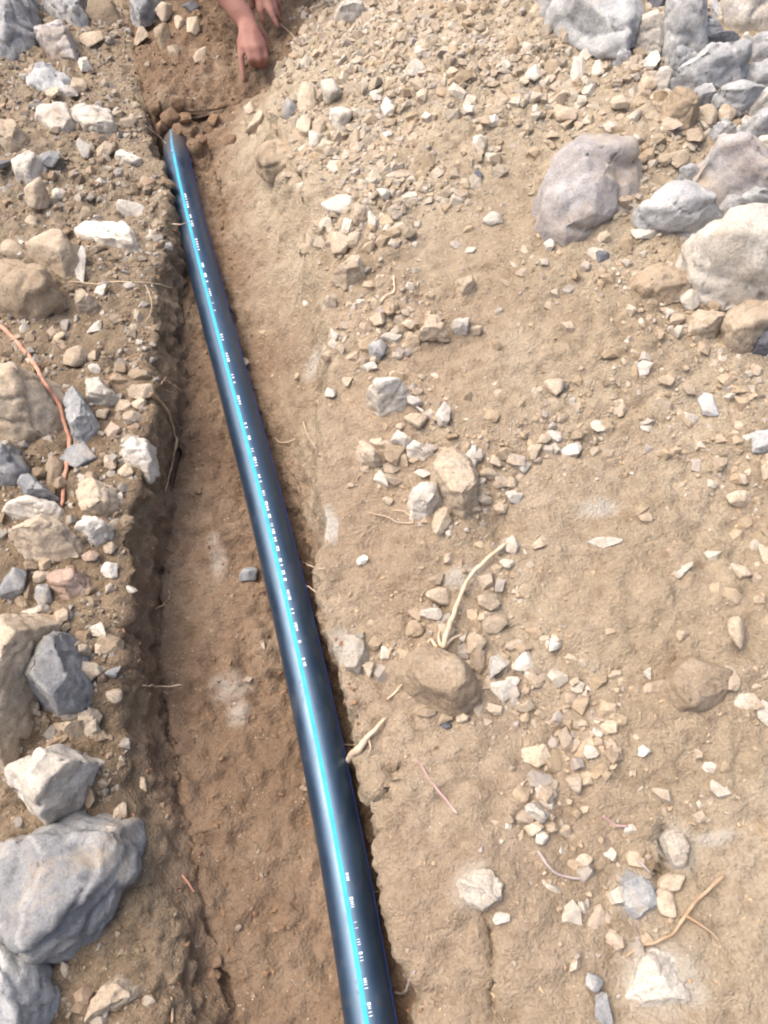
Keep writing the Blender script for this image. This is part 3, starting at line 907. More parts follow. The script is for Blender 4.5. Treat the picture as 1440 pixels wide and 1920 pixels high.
# --- heap with the big brown stone
o_([(755,1270),(765,1225),(790,1211),(850,1219),(882,1245),(900,1290),(897,1326),(870,1347),(835,1342),(780,1306)], 'b', 'big brown earth covered stone below the thick pale root', h=0.075, soft=12)
e_(928,1245,50,62,'w','pale upright stone right of the big brown stone')
e_(941,1293,58,46,'w','pale blocky stone at the lower right of the big brown stone')
e_(890,1205,46,50,'t','tan wedge stone behind the right shoulder of the big brown stone')
e_(897,1240,34,44,'b','brown stone squeezed between big brown stone and pale upright stone')
e_(926,1170,56,36,'t','long tan stone above the tan wedge stone', 15)
e_(912,1130,48,38,'t','tan stone right of the thick pale root')
e_(826,1118,58,34,'t','rounded tan stone left of the thick pale root', -20)
e_(806,1149,48,30,'w','pale flat stone under the rounded tan stone')
e_(820,1085,36,26,'b','reddish brown clod above the rounded tan stone')
e_(776,1180,42,34,'b','reddish clod at the upper left of the big brown stone')
e_(800,1336,42,24,'b','brown pebble under the front of the big brown stone')
e_(836,1358,30,20,'d','small slate grey pebble in front of the big brown stone')
e_(867,1345,30,20,'t','tan chip in front of the big brown stone')
e_(985,1240,44,42,'w','pale stone third to the right of the big brown stone')
e_(962,1212,36,28,'t','tan stone above the pale third stone')
e_(1041,1207,28,28,'w','round pale pebble at the upper right end of the brown stone heap')
e_(930,1332,40,26,'t','tan pebble below the pale blocky stone')
e_(985,1325,38,28,'t','tan stone in the gravel right of the pale blocky stone')
e_(1005,1278,40,30,'t','tan stone in the middle of the gravel right of the big brown stone')
# --- right bank
e_(1381,1181,50,70,'t','smooth oval tan stone with a white flank near the right edge')
o_([(1240,1290),(1270,1250),(1300,1230),(1350,1240),(1387,1262),(1377,1297),(1330,1312),(1302,1342),(1280,1342),(1250,1316)], 'b', 'wide earth covered rock sunk in the right bank', h=0.035, soft=12)
e_(1365,1270,48,62,'t','pale tan oval stone lying on the wide sunken rock', flat=0.5)
e_(1270,1075,62,32,'s','pale brick shaped stone half sunk in the right bank', flat=0.4)
e_(1391,1070,42,38,'t','tan stone near the right edge above the oval stone')
e_(1418,1086,22,26,'t','small tan pebble touching the tan stone near the right edge')
e_(1432,1040,26,44,'t','tan stone cut by the right edge above the oval stone')
e_(1128,1016,78,22,'s','long flat pale stone in the right bank', flat=0.4)
e_(1014,1018,44,22,'t','tan chip left of the long flat pale stone', 35)
e_(1432,1335,26,48,'w','white stone at the right edge below the wide sunken rock')
e_(1400,1312,56,36,'s','grey stone sunk beside the white stone at the right edge', flat=0.3)
e_(1277,1190,26,24,'t','small tan chip left of the smooth oval stone')
e_(1215,1262,18,26,'w','narrow pale chip left of the wide sunken rock')
e_(1385,935,46,32,'t','tan lump on the slope at the right edge')
# --- lower right rubble
e_(1006,1423,58,50,'t','flat tan stone at the top of the lower rubble', flat=0.4)
e_(1110,1411,30,34,'w','white pebble near the flat tan stone')
e_(1145,1363,40,28,'t','tan stone above the white pebble of the lower rubble')
e_(1151,1405,28,42,'t','curved tan stone right of the white pebble')
e_(1208,1408,28,22,'w','white chip right of the curved tan stone')
e_(1078,1468,42,38,'t','rounded tan stone in the lower rubble')
o_([(984,1510),(1000,1503),(1030,1530),(1017,1547),(988,1530)], 'w', 'pale wedge stone on top of the lower rubble pair', h=0.022)
e_(1026,1490,38,34,'t','tan stone above the pale wedge stone')
e_(1000,1552,42,32,'t','tan stone under the pale wedge stone')
e_(1036,1556,28,26,'t','small tan stone right below the pale wedge stone')
e_(1095,1615,36,32,'t','round tan pebble next to the bent grey twig')
o_([(1160,1655),(1195,1638),(1227,1660),(1232,1702),(1195,1722),(1162,1702)], 'G', 'pale grey stone sunk in the lower right bank beside an oval tan stone', h=0.02)
e_(1248,1691,40,58,'t','oval tan stone beside the pale grey sunken stone')
e_(1258,1655,60,34,'t','tan flat stone above the oval tan stone', 20)
o_([(1243,1560),(1275,1555),(1295,1590),(1285,1640),(1262,1625),(1250,1600)], 's', 'pale grey stone sunk beside the dark crack', h=0.016)
o_([(1185,1800),(1230,1780),(1280,1800),(1310,1860),(1285,1880),(1235,1845),(1205,1885),(1180,1870)], 'w', 'white weathered stone sunk at the lower right below the forked root', h=0.015)
e_(1157,1770,42,34,'p','pinkish stone at the left end of the forked root')
e_(1128,1892,34,60,'g','pale grey splintered stone at the bottom edge')
e_(1113,1840,36,36,'g','round grey stone above the splintered stone')
o_([(860,1640),(905,1625),(945,1650),(940,1690),(905,1705),(870,1690)], 's', 'grey weathered stone sunk in the bank right of the pipe', h=0.018, rough=1.6)
e_(940,1720,34,24,'w','pale chip below the grey weathered stone')
# --- left bank, top
o_([(0,0),(45,0),(50,60),(30,112),(0,116)], 'G', 'big pale grey rock in the top left corner', h=0.1)
o_([(80,10),(100,-10),(150,-10),(162,40),(150,62),(110,35)], 'G', 'grey rock at the top edge right of the corner rock', h=0.07)
o_([(62,45),(105,33),(130,60),(136,106),(100,113),(75,80)], 'v', 'grey brown angular rock leaning below the top edge rock', h=0.06)
o_([(25,100),(60,104),(141,150),(139,170),(90,162),(60,172),(45,132)], 'G', 'pale bluish slanting slab below the corner rock', h=0.04)
o_([(245,5),(290,-10),(299,15),(265,46),(245,30)], 'g', 'blue grey stone at the head of the trench', h=0.05)
e_(308,22,34,36,'t','round tan stone right of the blue grey stone at the trench head')
e_(362,52,30,36,'t','tan stone at the trench head left of the arm')
e_(265,70,36,40,'t','tan stone on the trench wall below the blue grey stone')
e_(306,66,38,52,'b','brown stone at the trench head below the round tan stone')
e_(325,97,26,28,'t','small tan stone at the trench head below the brown stone')
e_(373,105,38,22,'t','flat tan stone on the trench floor left of the hand')
e_(358,12,38,22,'d','dark stone at the top edge left of the arm')
e_(338,42,26,30,'t','tan stone between the round tan stone and the arm')
e_(170,72,56,34,'t','tan stone right of the grey brown angular rock', -20)
e_(195,30,70,50,'b','yellowish earth lump on the left bank at the top', flat=0.45)
e_(158,120,40,30,'w','pale pebble on the left bank below the tan stone')
e_(150,165,34,40,'t','tan stone at the lower end of the bluish slab')
e_(98,175,26,24,'t','yellowish pebble below the bluish slab')
o_([(62,202),(120,184),(137,230),(112,257),(70,227)], 'w', 'left one of two pale sunken rocks on the left bank', h=0.035)
o_([(132,200),(170,187),(207,210),(220,249),(180,264),(137,236)], 'w', 'right one of two pale sunken rocks on the left bank', h=0.045)
o_([(-20,225),(20,222),(40,245),(35,278),(0,270)], 't', 'tan stone at the left edge above the greenish stone', h=0.04)
o_([(15,290),(60,281),(77,300),(62,342),(35,340)], 'w', 'pale stone near the left edge beside the greenish stone', h=0.04)
e_(92,296,46,40,'g','greenish grey stone between pale stone and sandy patch')
e_(72,370,56,58,'t','round tan stone on the sandy patch of the left bank', flat=0.75)
e_(5,310,26,70,'d','dark stone at the left edge below the tan stone')
o_([(208,293),(230,282),(267,300),(262,312),(225,308)], 'w', 'white chip on the trench lip above the lone fibre', h=0.02)
e_(246,394,56,32,'w','white stone on the left trench lip beside the pipe')
e_(198,283,40,36,'t','tan stone left of the white chip on the trench lip')
e_(238,230,44,36,'t','tan stone on the left lip next to the pale sunken rocks')
e_(160,285,36,34,'w','pale pebble below the two pale sunken rocks')
e_(110,365,30,22,'w','small pale pebble right of the round tan stone')
o_([(130,445),(150,432),(240,414),(263,446),(256,472),(180,468)], 'w', 'flat white wedge shaped slab on the left bank', h=0.03, tops=2)
o_([(60,446),(100,434),(137,455),(147,490),(125,517),(85,500),(48,470)], 't', 'tan boulder left of the flat white slab', h=0.06, soft=12)
o_([(0,495),(40,489),(85,510),(110,550),(97,582),(40,592),(0,572)], 'b', 'large lumpy earth boulder at the left edge', h=0.07, soft=10)
e_(20,470,50,36,'t','tan stone at the left edge behind the lumpy earth boulder')
e_(153,496,22,52,'w','thin pale stone right of the tan boulder', flat=0.5)
o_([(138,560),(160,545),(180,565),(172,580),(148,588)], 't', 'tan blocky stone below the thin pale stone', h=0.035)
e_(189,546,24,26,'w','small pinkish white pebble right of the tan blocky stone')
e_(180,612,26,32,'w','white flat pebble on the left bank', flat=0.4)
e_(146,669,56,48,'t','smooth oval tan stone on the left bank')
e_(122,612,24,20,'g','small grey pebble above the smooth oval stone')
e_(112,632,30,24,'t','tan pebble above left of the smooth oval stone')
e_(176,690,28,20,'w','pale pebble touching the smooth oval stone')
# --- left bank, middle
o_([(0,680),(45,690),(75,720),(90,760),(72,816),(40,832),(0,816)], 't', 'big tan boulder at the left edge under the pink root', h=0.1)
o_([(130,725),(148,730),(172,775),(176,800),(155,826),(140,823),(122,765)], 'G', 'long whitish stone right of the pink root', h=0.04)
o_([(157,715),(185,705),(216,745),(200,761),(172,762)], 'w', 'pale angular stone above the long whitish stone', h=0.035)
e_(262,733,58,36,'t','tan stone on the trench lip where the curved root starts')
e_(264,702,50,28,'b','brown stone above the tan lip stone')
e_(225,712,40,24,'b','brown flat stone left of the lip stones')
e_(246,782,48,30,'t','tan lens shaped stone below the lip stone')
e_(230,762,46,24,'t','tan pebble between lip stone and lens shaped stone')
e_(262,757,30,24,'t','small tan pebble under the lip stone')
e_(213,806,40,34,'p','pinkish tan stone left of the white lip stone')
o_([(222,848),(240,825),(273,817),(291,875),(278,893),(245,880)], 'w', 'bright white stone perched on the left trench lip', h=0.045)
e_(206,865,26,32,'t','tan pebble left of the bright white perched stone')
e_(238,883,40,30,'t','tan stone under the bright white perched stone')
o_([(148,915),(175,895),(206,915),(216,950),(195,971),(165,971)], 't', 'faceted tan stone above the white lump', h=0.045)
o_([(0,820),(20,830),(52,880),(57,906),(10,912),(0,902)], 'g', 'grey rock at the left edge below the big tan boulder', h=0.06)
o_([(30,905),(60,891),(98,930),(60,942)], 'g', 'grey stone right of the left edge grey rock', h=0.04)
o_([(5,940),(55,930),(100,940),(127,968),(80,977),(10,972)], 'w', 'long pale stone below the grey stones on the left', h=0.035)
o_([(20,1000),(60,975),(100,969),(131,1000),(132,1025),(80,1041),(35,1032)], 't', 'tan brown faceted rock left of the white lump', h=0.05)
o_([(145,985),(160,972),(204,975),(201,1000),(180,1022),(150,1010)], 'w', 'white lump below the faceted tan stone', h=0.04)
e_(150,855,70,46,'g','grey sunken stone crossed by the pink root')
e_(100,890,34,60,'b','brown stone left of the pink root end', flat=0.5)
o_([(88,1086),(115,1065),(150,1068),(154,1096),(130,1121),(98,1106)], 'p', 'pink flat stone on the left bank', h=0.03)
e_(81,1115,40,40,'g','grey rounded pebble below left of the pink stone')
e_(78,1079,32,24,'t','tan pebble left of the pink stone')
e_(207,1070,40,32,'w','pale triangular stone right of the pink stone')
e_(28,1095,56,56,'g','grey stone at the left edge beside the pink stone')
e_(170,1042,36,26,'p','pinkish pebble below the white lump')
e_(88,1050,44,20,'t','flat tan chip under the tan brown faceted rock')
e_(245,1105,22,26,'w','white pebble at the very edge of the left trench wall')
e_(206,1028,26,24,'t','tan pebble right below the white lump')
# --- left bank, lower
o_([(0,1165),(45,1150),(71,1166),(62,1220),(32,1300),(20,1370),(5,1432),(0,1432)], 't', 'tall pale tan slab at the left edge leaning on the blue grey rock', h=0.11)
o_([(38,1150),(85,1132),(101,1148),(80,1166)], 'w', 'thin pale plate on top of the tall tan slab', h=0.025)
e_(115,1156,42,34,'t','tan stone above the blue grey rock')
o_([(103,1180),(127,1180),(141,1240),(157,1300),(140,1331),(110,1342),(70,1312),(48,1280),(63,1225)], 'g', 'blue grey rock between the tall tan slab and the small stones', h=0.07)
e_(184,1181,36,26,'w','white chip with a dark gap on the left bank')
e_(208,1208,56,38,'b','brown stone at the trench edge below the white chip')
e_(158,1222,28,34,'t','tan wedge pebble right of the blue grey rock top')
e_(167,1257,48,40,'t','squarish tan stone right of the blue grey rock')
e_(212,1262,30,26,'g','grey pebble at the trench edge right of the squarish stone')
e_(217,1305,40,28,'t','oval tan pebble at the trench edge')
o_([(112,1350),(130,1330),(153,1315),(150,1332),(135,1350)], 'w', 'pale sliver under the lower tip of the blue grey rock', h=0.02)
o_([(100,1358),(150,1350),(153,1368),(135,1386),(115,1375)], 't', 'tan wedge stone below the pale sliver', h=0.03)
e_(166,1350,42,40,'t','tan stone right of the pale sliver')
e_(112,1386,34,20,'b','brown pebble behind the white topped rock')
e_(190,1375,44,26,'b','brown flat stone right of the tan wedge stone')
e_(66,1330,28,26,'t','tan pebble in the dark gap beside the tall slab')
o_([(5,1462),(50,1415),(90,1395),(157,1430),(136,1466),(126,1541),(105,1562),(70,1530),(30,1490)], 'w', 'white topped pointed rock above the largest blue grey rock', h=0.09)
o_([(0,1600),(40,1562),(130,1545),(207,1560),(230,1640),(202,1700),(160,1770),(110,1812),(80,1822),(50,1770),(0,1732)], 'g', 'largest blue grey rock at the lower left', h=0.1, tops=3)
o_([(0,1770),(40,1780),(52,1820),(80,1840),(97,1870),(80,1920),(0,1920)], 'G', 'pale grey rock in the bottom left corner', h=0.08)
o_([(155,1912),(188,1862),(205,1828),(252,1865),(235,1882),(180,1917)], 't', 'pale tan angular stone on the bottom slope', h=0.03)
e_(228,1524,30,34,'t','tan pebble on the slope right of the white topped rock')
e_(268,1468,22,28,'t','tan pebble high on the gravelly slope above the trench')
# --- in the trench
e_(466,1078,36,28,'g','small grey stone on the trench floor left of the pipe')
e_(456,680,28,26,'t','tan pebble touching the right side of the pipe')
e_(478,232,50,24,'t','tan stone on the right side of the trench head', 25)
e_(468,205,26,24,'t','small tan pebble below the hand')
e_(318,224,40,30,'e','damp brown clod lying over the buried end of the pipe', 10, z=.05)
e_(332,243,26,20,'e','small damp clod lying on the pipe just before it is buried', z=.05)
e_(303,240,26,26,'e','small damp clod wedged between the pipe end and the left bank', z=.045)
e_(345,222,28,22,'e','damp brown clod right of the buried pipe end')
e_(296,205,26,24,'e','damp brown clod left of the buried pipe end')
e_(333,196,30,22,'e','damp brown clod just behind the buried pipe end')
e_(380,262,30,22,'e','dark damp clod on the trench floor right of the pipe mouth')
e_(400,225,30,20,'e','dark damp clod in the middle of the trench head')
e_(430,262,26,20,'e','dark damp clod at the foot of the right slope near the trench head')
o_([(1090,-30),(1140,-30),(1150,10),(1105,20)], 'w', 'pale chunk lying on the upper rim of the broad slab', h=0.04)
o_([(1395,-20),(1440,-30),(1440,20),(1405,18)], 'G', 'grey chunk behind the blocky rock of the top right corner', h=0.05)
o_([(1395,128),(1440,120),(1440,165),(1412,172)], 'G', 'grey sharp edged stone at the right edge above the leaning stone', h=0.045)
o_([(1340,118),(1385,150),(1400,190),(1370,180)], 'd', 'dark stone in the gap below the wedge shaped grey rock', h=0.03)
o_([(1410,262),(1440,258),(1440,292),(1415,290)], 'w', 'small pale stone on top of the mauve rock at the right edge', h=0.03)
o_([(1345,345),(1400,370),(1440,385),(1440,415),(1370,415),(1345,395)], 'G', 'grey broken stone between low pointed rock and white topped rock', h=0.05)
e_(1215,160,40,34,'t','tan clod at the lower edge of the broad slab')
e_(1180,118,34,28,'t','tan stone at the left lower corner of the broad slab')
e_(1300,255,40,30,'t','tan stone behind the mauve rock')
e_(1275,300,36,28,'t','tan stone in the gravel left of the mauve rock')
e_(1160,195,40,30,'t','tan stone in the gravel between broad slab and lone boulder')
o_([(1252,108),(1300,100),(1318,128),(1285,150),(1255,140)], 'G', 'light grey stone between rounded upright stone and wedge shaped rock', h=0.045)
o_([(1345,100),(1400,98),(1412,112),(1380,120)], 'w', 'pale plate on the crest of the wedge shaped grey rock', h=0.025)
o_([(1318,30),(1352,45),(1358,72),(1325,78)], 'G', 'grey block above the dark slate stone', h=0.05)
o_([(1388,68),(1410,62),(1408,100),(1390,98)], 'w', 'pale upright chip right of the dark slate stone', h=0.04)
o_([(1236,128),(1262,150),(1250,172),(1222,160)], 'w', 'pale stone left of the wedge shaped rock tip', h=0.035)
o_([(1290,172),(1335,165),(1345,190),(1310,200)], 'G', 'grey flat stone under the wedge shaped rock', h=0.03)
o_([(1395,185),(1440,170),(1440,205),(1405,215)], 'w', 'pale stone at the right edge right of the leaning stone', h=0.04)
o_([(1330,235),(1372,232),(1380,262),(1345,265)], 'G', 'grey stone just behind the top of the mauve rock', h=0.04)
o_([(1268,318),(1305,312),(1325,345),(1290,350)], 'G', 'grey stone left of the mauve rock above the low pointed rock', h=0.035)
o_([(1400,395),(1440,390),(1440,420),(1405,418)], 'v', 'mauve flake between mauve rock and white topped rock', h=0.03)
o_([(1150,90),(1185,100),(1180,125),(1155,118)], 'G', 'grey chip at the lower left rim of the broad slab', h=0.03)

for pts, typ, label, kw in O: outlined_stone('rock', pts, typ, label, **kw)
for cx, cy, w, h, typ, label, rot, kw in E: oval_stone('stone', cx, cy, w, h, typ, label, rot, **kw)

# ------------------------------------------------------------------ gravel and crumbs
def world_c(px, py, z=0.13): return at(px, py, z)[:2]
def field(xy, blobs):
    s = np.zeros(len(xy))
    for px, py, r, a in blobs:
        c = world_c(px, py)
        s = np.maximum(s, a * np.exp(-((xy[:, 0] - c[0]) ** 2 + (xy[:, 1] - c[1]) ** 2) / r ** 2))
    return s
HEAP = [(650, 90, .18, 1), (800, 90, .25, 1), (950, 110, .28, 1), (1080, 170, .22, .9), (760, 230, .2, 1), (700, 330, .14, 1), (720, 430, .12, .9), (900, 230, .2, .8), (1030, 240, .22, .9), (1200, 240, .16, .9),
        (1240, 330, .12, .8), (620, 250, .1, 1), (850, 20, .3, .9), (1060, -60, .5, .7), (700, 500, .09, .8), (1090, 440, .09, .9), (1130, 470, .08, .9), (800, -150, .6, .8)]
TRAIL = [(720, 610, .07, 1), (760, 640, .06, .8), (740, 700, .05, .6), (700, 680, .05, .7), (790, 770, .06, .5), (720, 880, .05, .6), (850, 850, .06, .6), (900, 900, .09, 1), (950, 870, .09, 1), (1000, 840, .08, .9), (1060, 830, .07, .8),
         (860, 960, .06, .7), (900, 1120, .07, .9), (840, 1180, .05, .8), (920, 1190, .06, 1), (960, 1240, .07, 1), (1000, 1290, .07, 1.1), (1060, 1310, .07, 1), (1110, 1340, .06, .9), (1130, 1390, .05, .8), (1040, 1470, .05, .6), (1020, 1540, .05, .6), (1090, 1600, .06, .5), (1000, 1350, .05, .5),
         (1200, 1720, .04, .3), (1100, 1700, .05, .3), (1330, 1500, .06, .25), (670, 1220, .03, .6), (780, 1190, .04, .6)]
BAND = [(1180, 600, .08, .7), (1250, 650, .1, 1), (1330, 690, .1, 1), (1400, 700, .1, .9), (1180, 740, .08, .9), (1260, 770, .08, 1), (1340, 800, .1, .9), (1200, 810, .08, .9), (1100, 790, .06, .6), (1400, 880, .1, .8), (1300, 900, .08, .5), (1440, 1030, .08, .6), (1300, 560, .08, .8), (1420, 1330, .05, .35), (1500, 700, .2, .8), (1600, 400, .5, .8)]
HEAD = [(400, 190, .12, .8), (380, 260, .06, 1.2), (330, 120, .12, .8), (440, 60, .15, .6)]
x_lt = lambda y: np.interp(y, YS, xLt)
x_lb = lambda y: np.interp(y, YS, xLb)
x_rb = lambda y: np.interp(y, YS, xRb)
x_rt = lambda y: np.interp(y, YS, xRt)
def density(xy):
    x, y = xy[:, 0], xy[:, 1]
    left = (x < x_lt(y) + 0.005)
    n = 0.5 + 1.1 * fbm(np.c_[xy, xy[:, 0] * 0], 7, 3, 0.6, 77)
    heap, trail, band, head = field(xy, HEAP), field(xy, TRAIL), field(xy, BAND), field(xy, HEAD)
    right = np.maximum.reduce([heap, trail * 1.5, band * 1.1]) * np.clip(0.35 + n, 0.1, 1.2)
    right = np.where(x > x_rb(y), right + 0.004 + 0.03 * sstep(.7, 1.3, y), 0)
    lf = np.where(left, np.clip(0.36 + 0.75 * n, 0.1, 1.0) * np.exp(-np.maximum(0, -0.95 - x)), 0)
    fl_ = np.where((~left) & (x < x_rb(y)), 0.05 + 0.5 * head, 0)
    return right, lf, fl_, heap
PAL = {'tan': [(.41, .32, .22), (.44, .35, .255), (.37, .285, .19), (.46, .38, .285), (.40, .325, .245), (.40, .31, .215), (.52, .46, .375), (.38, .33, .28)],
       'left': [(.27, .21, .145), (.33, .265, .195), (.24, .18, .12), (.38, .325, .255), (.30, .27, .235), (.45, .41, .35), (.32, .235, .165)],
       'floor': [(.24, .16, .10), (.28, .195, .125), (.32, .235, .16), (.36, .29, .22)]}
def shape_bank(kind, k, seed):
    """angular chips: convex hulls of a few points, so 12 to 30 triangles each"""
    r = np.random.default_rng(seed); out = []
    for q in range(k):
        n = 9 if kind == 1 else 15
        P_ = r.normal(size=(n, 3)); P_ /= np.linalg.norm(P_, axis=1, keepdims=True)
        P_ *= r.uniform(.85, 1.1, (n, 1))
        bm = bmesh.new()
        for v in P_: bm.verts.new(v)
        bmesh.ops.convex_hull(bm, input=bm.verts[:])
        bmesh.ops.delete(bm, geom=[v for v in bm.verts if not v.link_faces], context='VERTS')
        bm.verts.index_update()
        bmesh.ops.recalc_face_normals(bm, faces=bm.faces[:])
        out.append((np.array([v.co[:] for v in bm.verts]), np.array([[v.index for v in f.verts] for f in bm.faces])))
        bm.free()
    return out
def scatter(name, xy, size, tint, sub, seed, sink=0.3, label=None, cat=None, normals=None, locs=None):
    r = np.random.default_rng(seed)
    bank = shape_bank(sub, 24, seed)
    n = len(xy); Vs, Fs, Ts, b0 = [], [], [], 0
    for i in range(n):
        V, Fc = bank[r.integers(len(bank))]
        V = V * np.array([r.uniform(.8, 1.25), r.uniform(.7, 1.0), r.uniform(.5, .85)])
        a = r.uniform(0, 6.283); c, s = math.cos(a), math.sin(a)
        tx, ty = r.normal(0, .35, 2)
        Rm = np.array([[c, -s, tx], [s, c, ty], [-tx * c - ty * s, tx * s - ty * c, 1]])
        Vs.append(V @ Rm.T * size[i] + locs[i] + np.array([0, 0, size[i] * r.uniform(-.42, .2)]))
        Fs.append(Fc + b0); b0 += len(V)
        Ts.append(np.repeat(np.r_[tint[i], 1][None], len(V), 0))
    Vall, Fa, tc = np.vstack(Vs), np.vstack(Fs), np.vstack(Ts).astype(np.float32)
    me = new_mesh(name, Vall, Fa, smooth=False)
    ca = me.color_attributes.new('tint', 'FLOAT_COLOR', 'POINT')
    ca.data.foreach_set('color', tc.ravel())
    o = link(name, me, M['gravel'])
    return tag(o, label, cat, kind='stuff')
def sample(n_cand, seed, power):
    r = np.random.default_rng(seed)
    xy = np.c_[r.uniform(-1.2, 1.4, n_cand), r.uniform(-0.12, 2.6, n_cand)]
    rg, lf, fl_, heap = density(xy)
    tot = rg + lf + fl_
    keep = r.uniform(0, 1, n_cand) < np.clip(tot, 0, 1) ** power
    return xy[keep], rg[keep], lf[keep], fl_[keep], heap[keep], r
def tints(r, lf, fl_, n):
    t = np.empty((n, 3))
    for i in range(n):
        p = PAL['left'] if lf[i] > 0 else PAL['floor'] if fl_[i] > 0 else PAL['tan']
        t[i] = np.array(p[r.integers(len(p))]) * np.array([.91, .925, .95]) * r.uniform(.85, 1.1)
    return t
def locate(xy): return np.array([drop(x, y)[0] for x, y in xy])

xy, rg, lf, fl_, heap, r = sample(30000, 101, 1.15)
size = (0.0044 + 0.0125 * r.uniform(0, 1, len(xy)) ** 2.4) * (1 + 0.3 * heap) * np.where(fl_ > 0, .6, 1)
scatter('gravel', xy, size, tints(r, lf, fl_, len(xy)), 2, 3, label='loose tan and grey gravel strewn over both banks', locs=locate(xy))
print('gravel', len(xy))
xy, rg, lf, fl_, heap, r = sample(52000, 202, 1.0)
size = 0.0022 + 0.0042 * r.uniform(0, 1, len(xy)) ** 2
scatter('grit', xy, size, tints(r, lf, fl_, len(xy)), 1, 4, label='fine grit and chips scattered over the soil', locs=locate(xy))
print('grit', len(xy))
# packed clods and stones of the heap
r = np.random.default_rng(404)
xy = np.c_[r.uniform(-.35, 1.3, 26000), r.uniform(.9, 2.6, 26000)]
hp = field(xy, HEAP)
keep = (r.uniform(0, 1, len(xy)) < np.clip(hp * 1.2 - .2 + .7 * fbm(np.c_[xy, xy[:, 0] * 0], 6, 3, .6, 78), 0, 1)) & (xy[:, 0] > x_rt(xy[:, 1]) - .03)
xy = xy[keep]
size = .005 + .0135 * r.uniform(0, 1, len(xy)) ** 2.3
hc_ = np.array([(.40, .325, .23), (.43, .35, .255), (.37, .30, .21), (.46, .39, .295), (.42, .36, .28), (.50, .44, .35)])
scatter('heap_rubble', xy, size, hc_[r.integers(0, 6, len(xy))] * np.array([.88, .9, .94]) * r.uniform(.86, 1.06, (len(xy), 1)), 2, 9, label='dense crumbly rubble of clods and stones covering the soil heap', locs=locate(xy))
# earth crumbs, soil coloured, everywhere
r = np.random.default_rng(303)
xy = np.c_[r.uniform(-1.2, 1.5, 16000), r.uniform(-0.2, 2.5, 16000)]
lfm = xy[:, 0] < x_lt(xy[:, 1]); flm = (~lfm) & (xy[:, 0] < x_rb(xy[:, 1]) + .03)
keep = r.uniform(0, 1, len(xy)) < np.where(flm, 1.0, .75)
xy, lfm, flm = xy[keep], lfm[keep], flm[keep]
size = np.where(flm, .0018 + .004 * r.uniform(0, 1, len(xy)) ** 2.5, .0015 + .0032 * r.uniform(0, 1, len(xy)) ** 3)
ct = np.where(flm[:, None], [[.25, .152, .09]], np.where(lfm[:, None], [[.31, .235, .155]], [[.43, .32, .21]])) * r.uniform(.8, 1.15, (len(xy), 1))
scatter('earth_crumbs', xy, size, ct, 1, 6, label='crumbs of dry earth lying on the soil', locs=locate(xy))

# a few more countable stones that look alike
GR = [('small tan stone among the gravel of the heap at the upper middle', 'lookalike stones of the gravel heap', HEAP[:9], 16),
      ('small brownish stone lying in the gravel of the left bank', 'lookalike stones of the left bank', None, 16),
      ('small tan stone in the rubble trail on the right bank', 'lookalike stones of the rubble trail', TRAIL[:22], 20)]
r = np.random.default_rng(55)
for label, grp, blobs, cnt in GR:
    for i in range(cnt):
        if blobs:
            b = blobs[r.integers(len(blobs))]
            px, py = b[0] + r.normal(0, 30), max(12, b[1] + r.normal(0, 30))
        else:
            py = r.uniform(60, 1400); px = r.uniform(15, np.interp(py, [0, 400, 1000, 1400], [200, 270, 220, 210]))
        w = r.uniform(20, 30)
        o = oval_stone('stone', px, py, w, w * r.uniform(.7, 1), r.choice(['t', 't', 'w', 'b']) if blobs else r.choice(['b', 't']), label + str(i), r.uniform(-60, 60), sub=2)
        o['label'] = label; o['group'] = grp

# ------------------------------------------------------------------ roots and twigs
_V, _F, _b = [], [], 0
for o in COL.objects:
    if o.name.split('.')[0] in ('rock', 'stone'):
        me = o.data
        v = np.empty(len(me.vertices) * 3, np.float32); me.vertices.foreach_get('co', v)
        fi = np.empty(len(me.loops), np.int32); me.loops.foreach_get('vertex_index', fi)
        _V.append(v.reshape(-1, 3) + np.array(o.location)); _F.append(fi.reshape(-1, 3) + _b); _b += len(me.vertices)
BVH_ST = BVHTree.FromPolygons(np.vstack(_V).tolist(), np.vstack(_F).tolist())
def hit_any(px, py):
    d = Vector(ray(px, py)).normalized()
    a = BVH_ST.ray_cast(Vector(CAM), d)[0]
    b, nb = hit(px, py)
    return (a, nb) if a is not None and (a - Vector(CAM)).length < (b - Vector(CAM)).length else (b, nb)
def tube(path, radii, nseg=8):
    A = np.asarray(path); n = len(A)
    T = np.gradient(A, axis=0); T /= np.linalg.norm(T, axis=1, keepdims=True)
    u = np.cross(T, [0, 0, 1.0]); u /= np.linalg.norm(u, axis=1, keepdims=True) + 1e-9
    v = np.cross(u, T)
    an = np.linspace(0, 2 * math.pi, nseg, endpoint=False)
    V = (A[:, None] + np.asarray(radii)[:, None, None] * (np.cos(an)[None, :, None] * u[:, None] + np.sin(an)[None, :, None] * v[:, None])).reshape(-1, 3)
    idt = np.arange(n * nseg).reshape(n, nseg)
    nx = np.roll(idt, -1, 1)
    F = np.stack([idt[:-1], nx[:-1], nx[1:], idt[1:]], -1).reshape(-1, 4)
    V = np.vstack([V, A[0], A[-1]])
    a, b_ = len(V) - 2, len(V) - 1
    caps = [[a, idt[0, (j + 1) % nseg], idt[0, j], a] for j in range(nseg)] + [[b_, idt[-1, j], idt[-1, (j + 1) % nseg], b_] for j in range(nseg)]
    return V, F, np.array(caps)
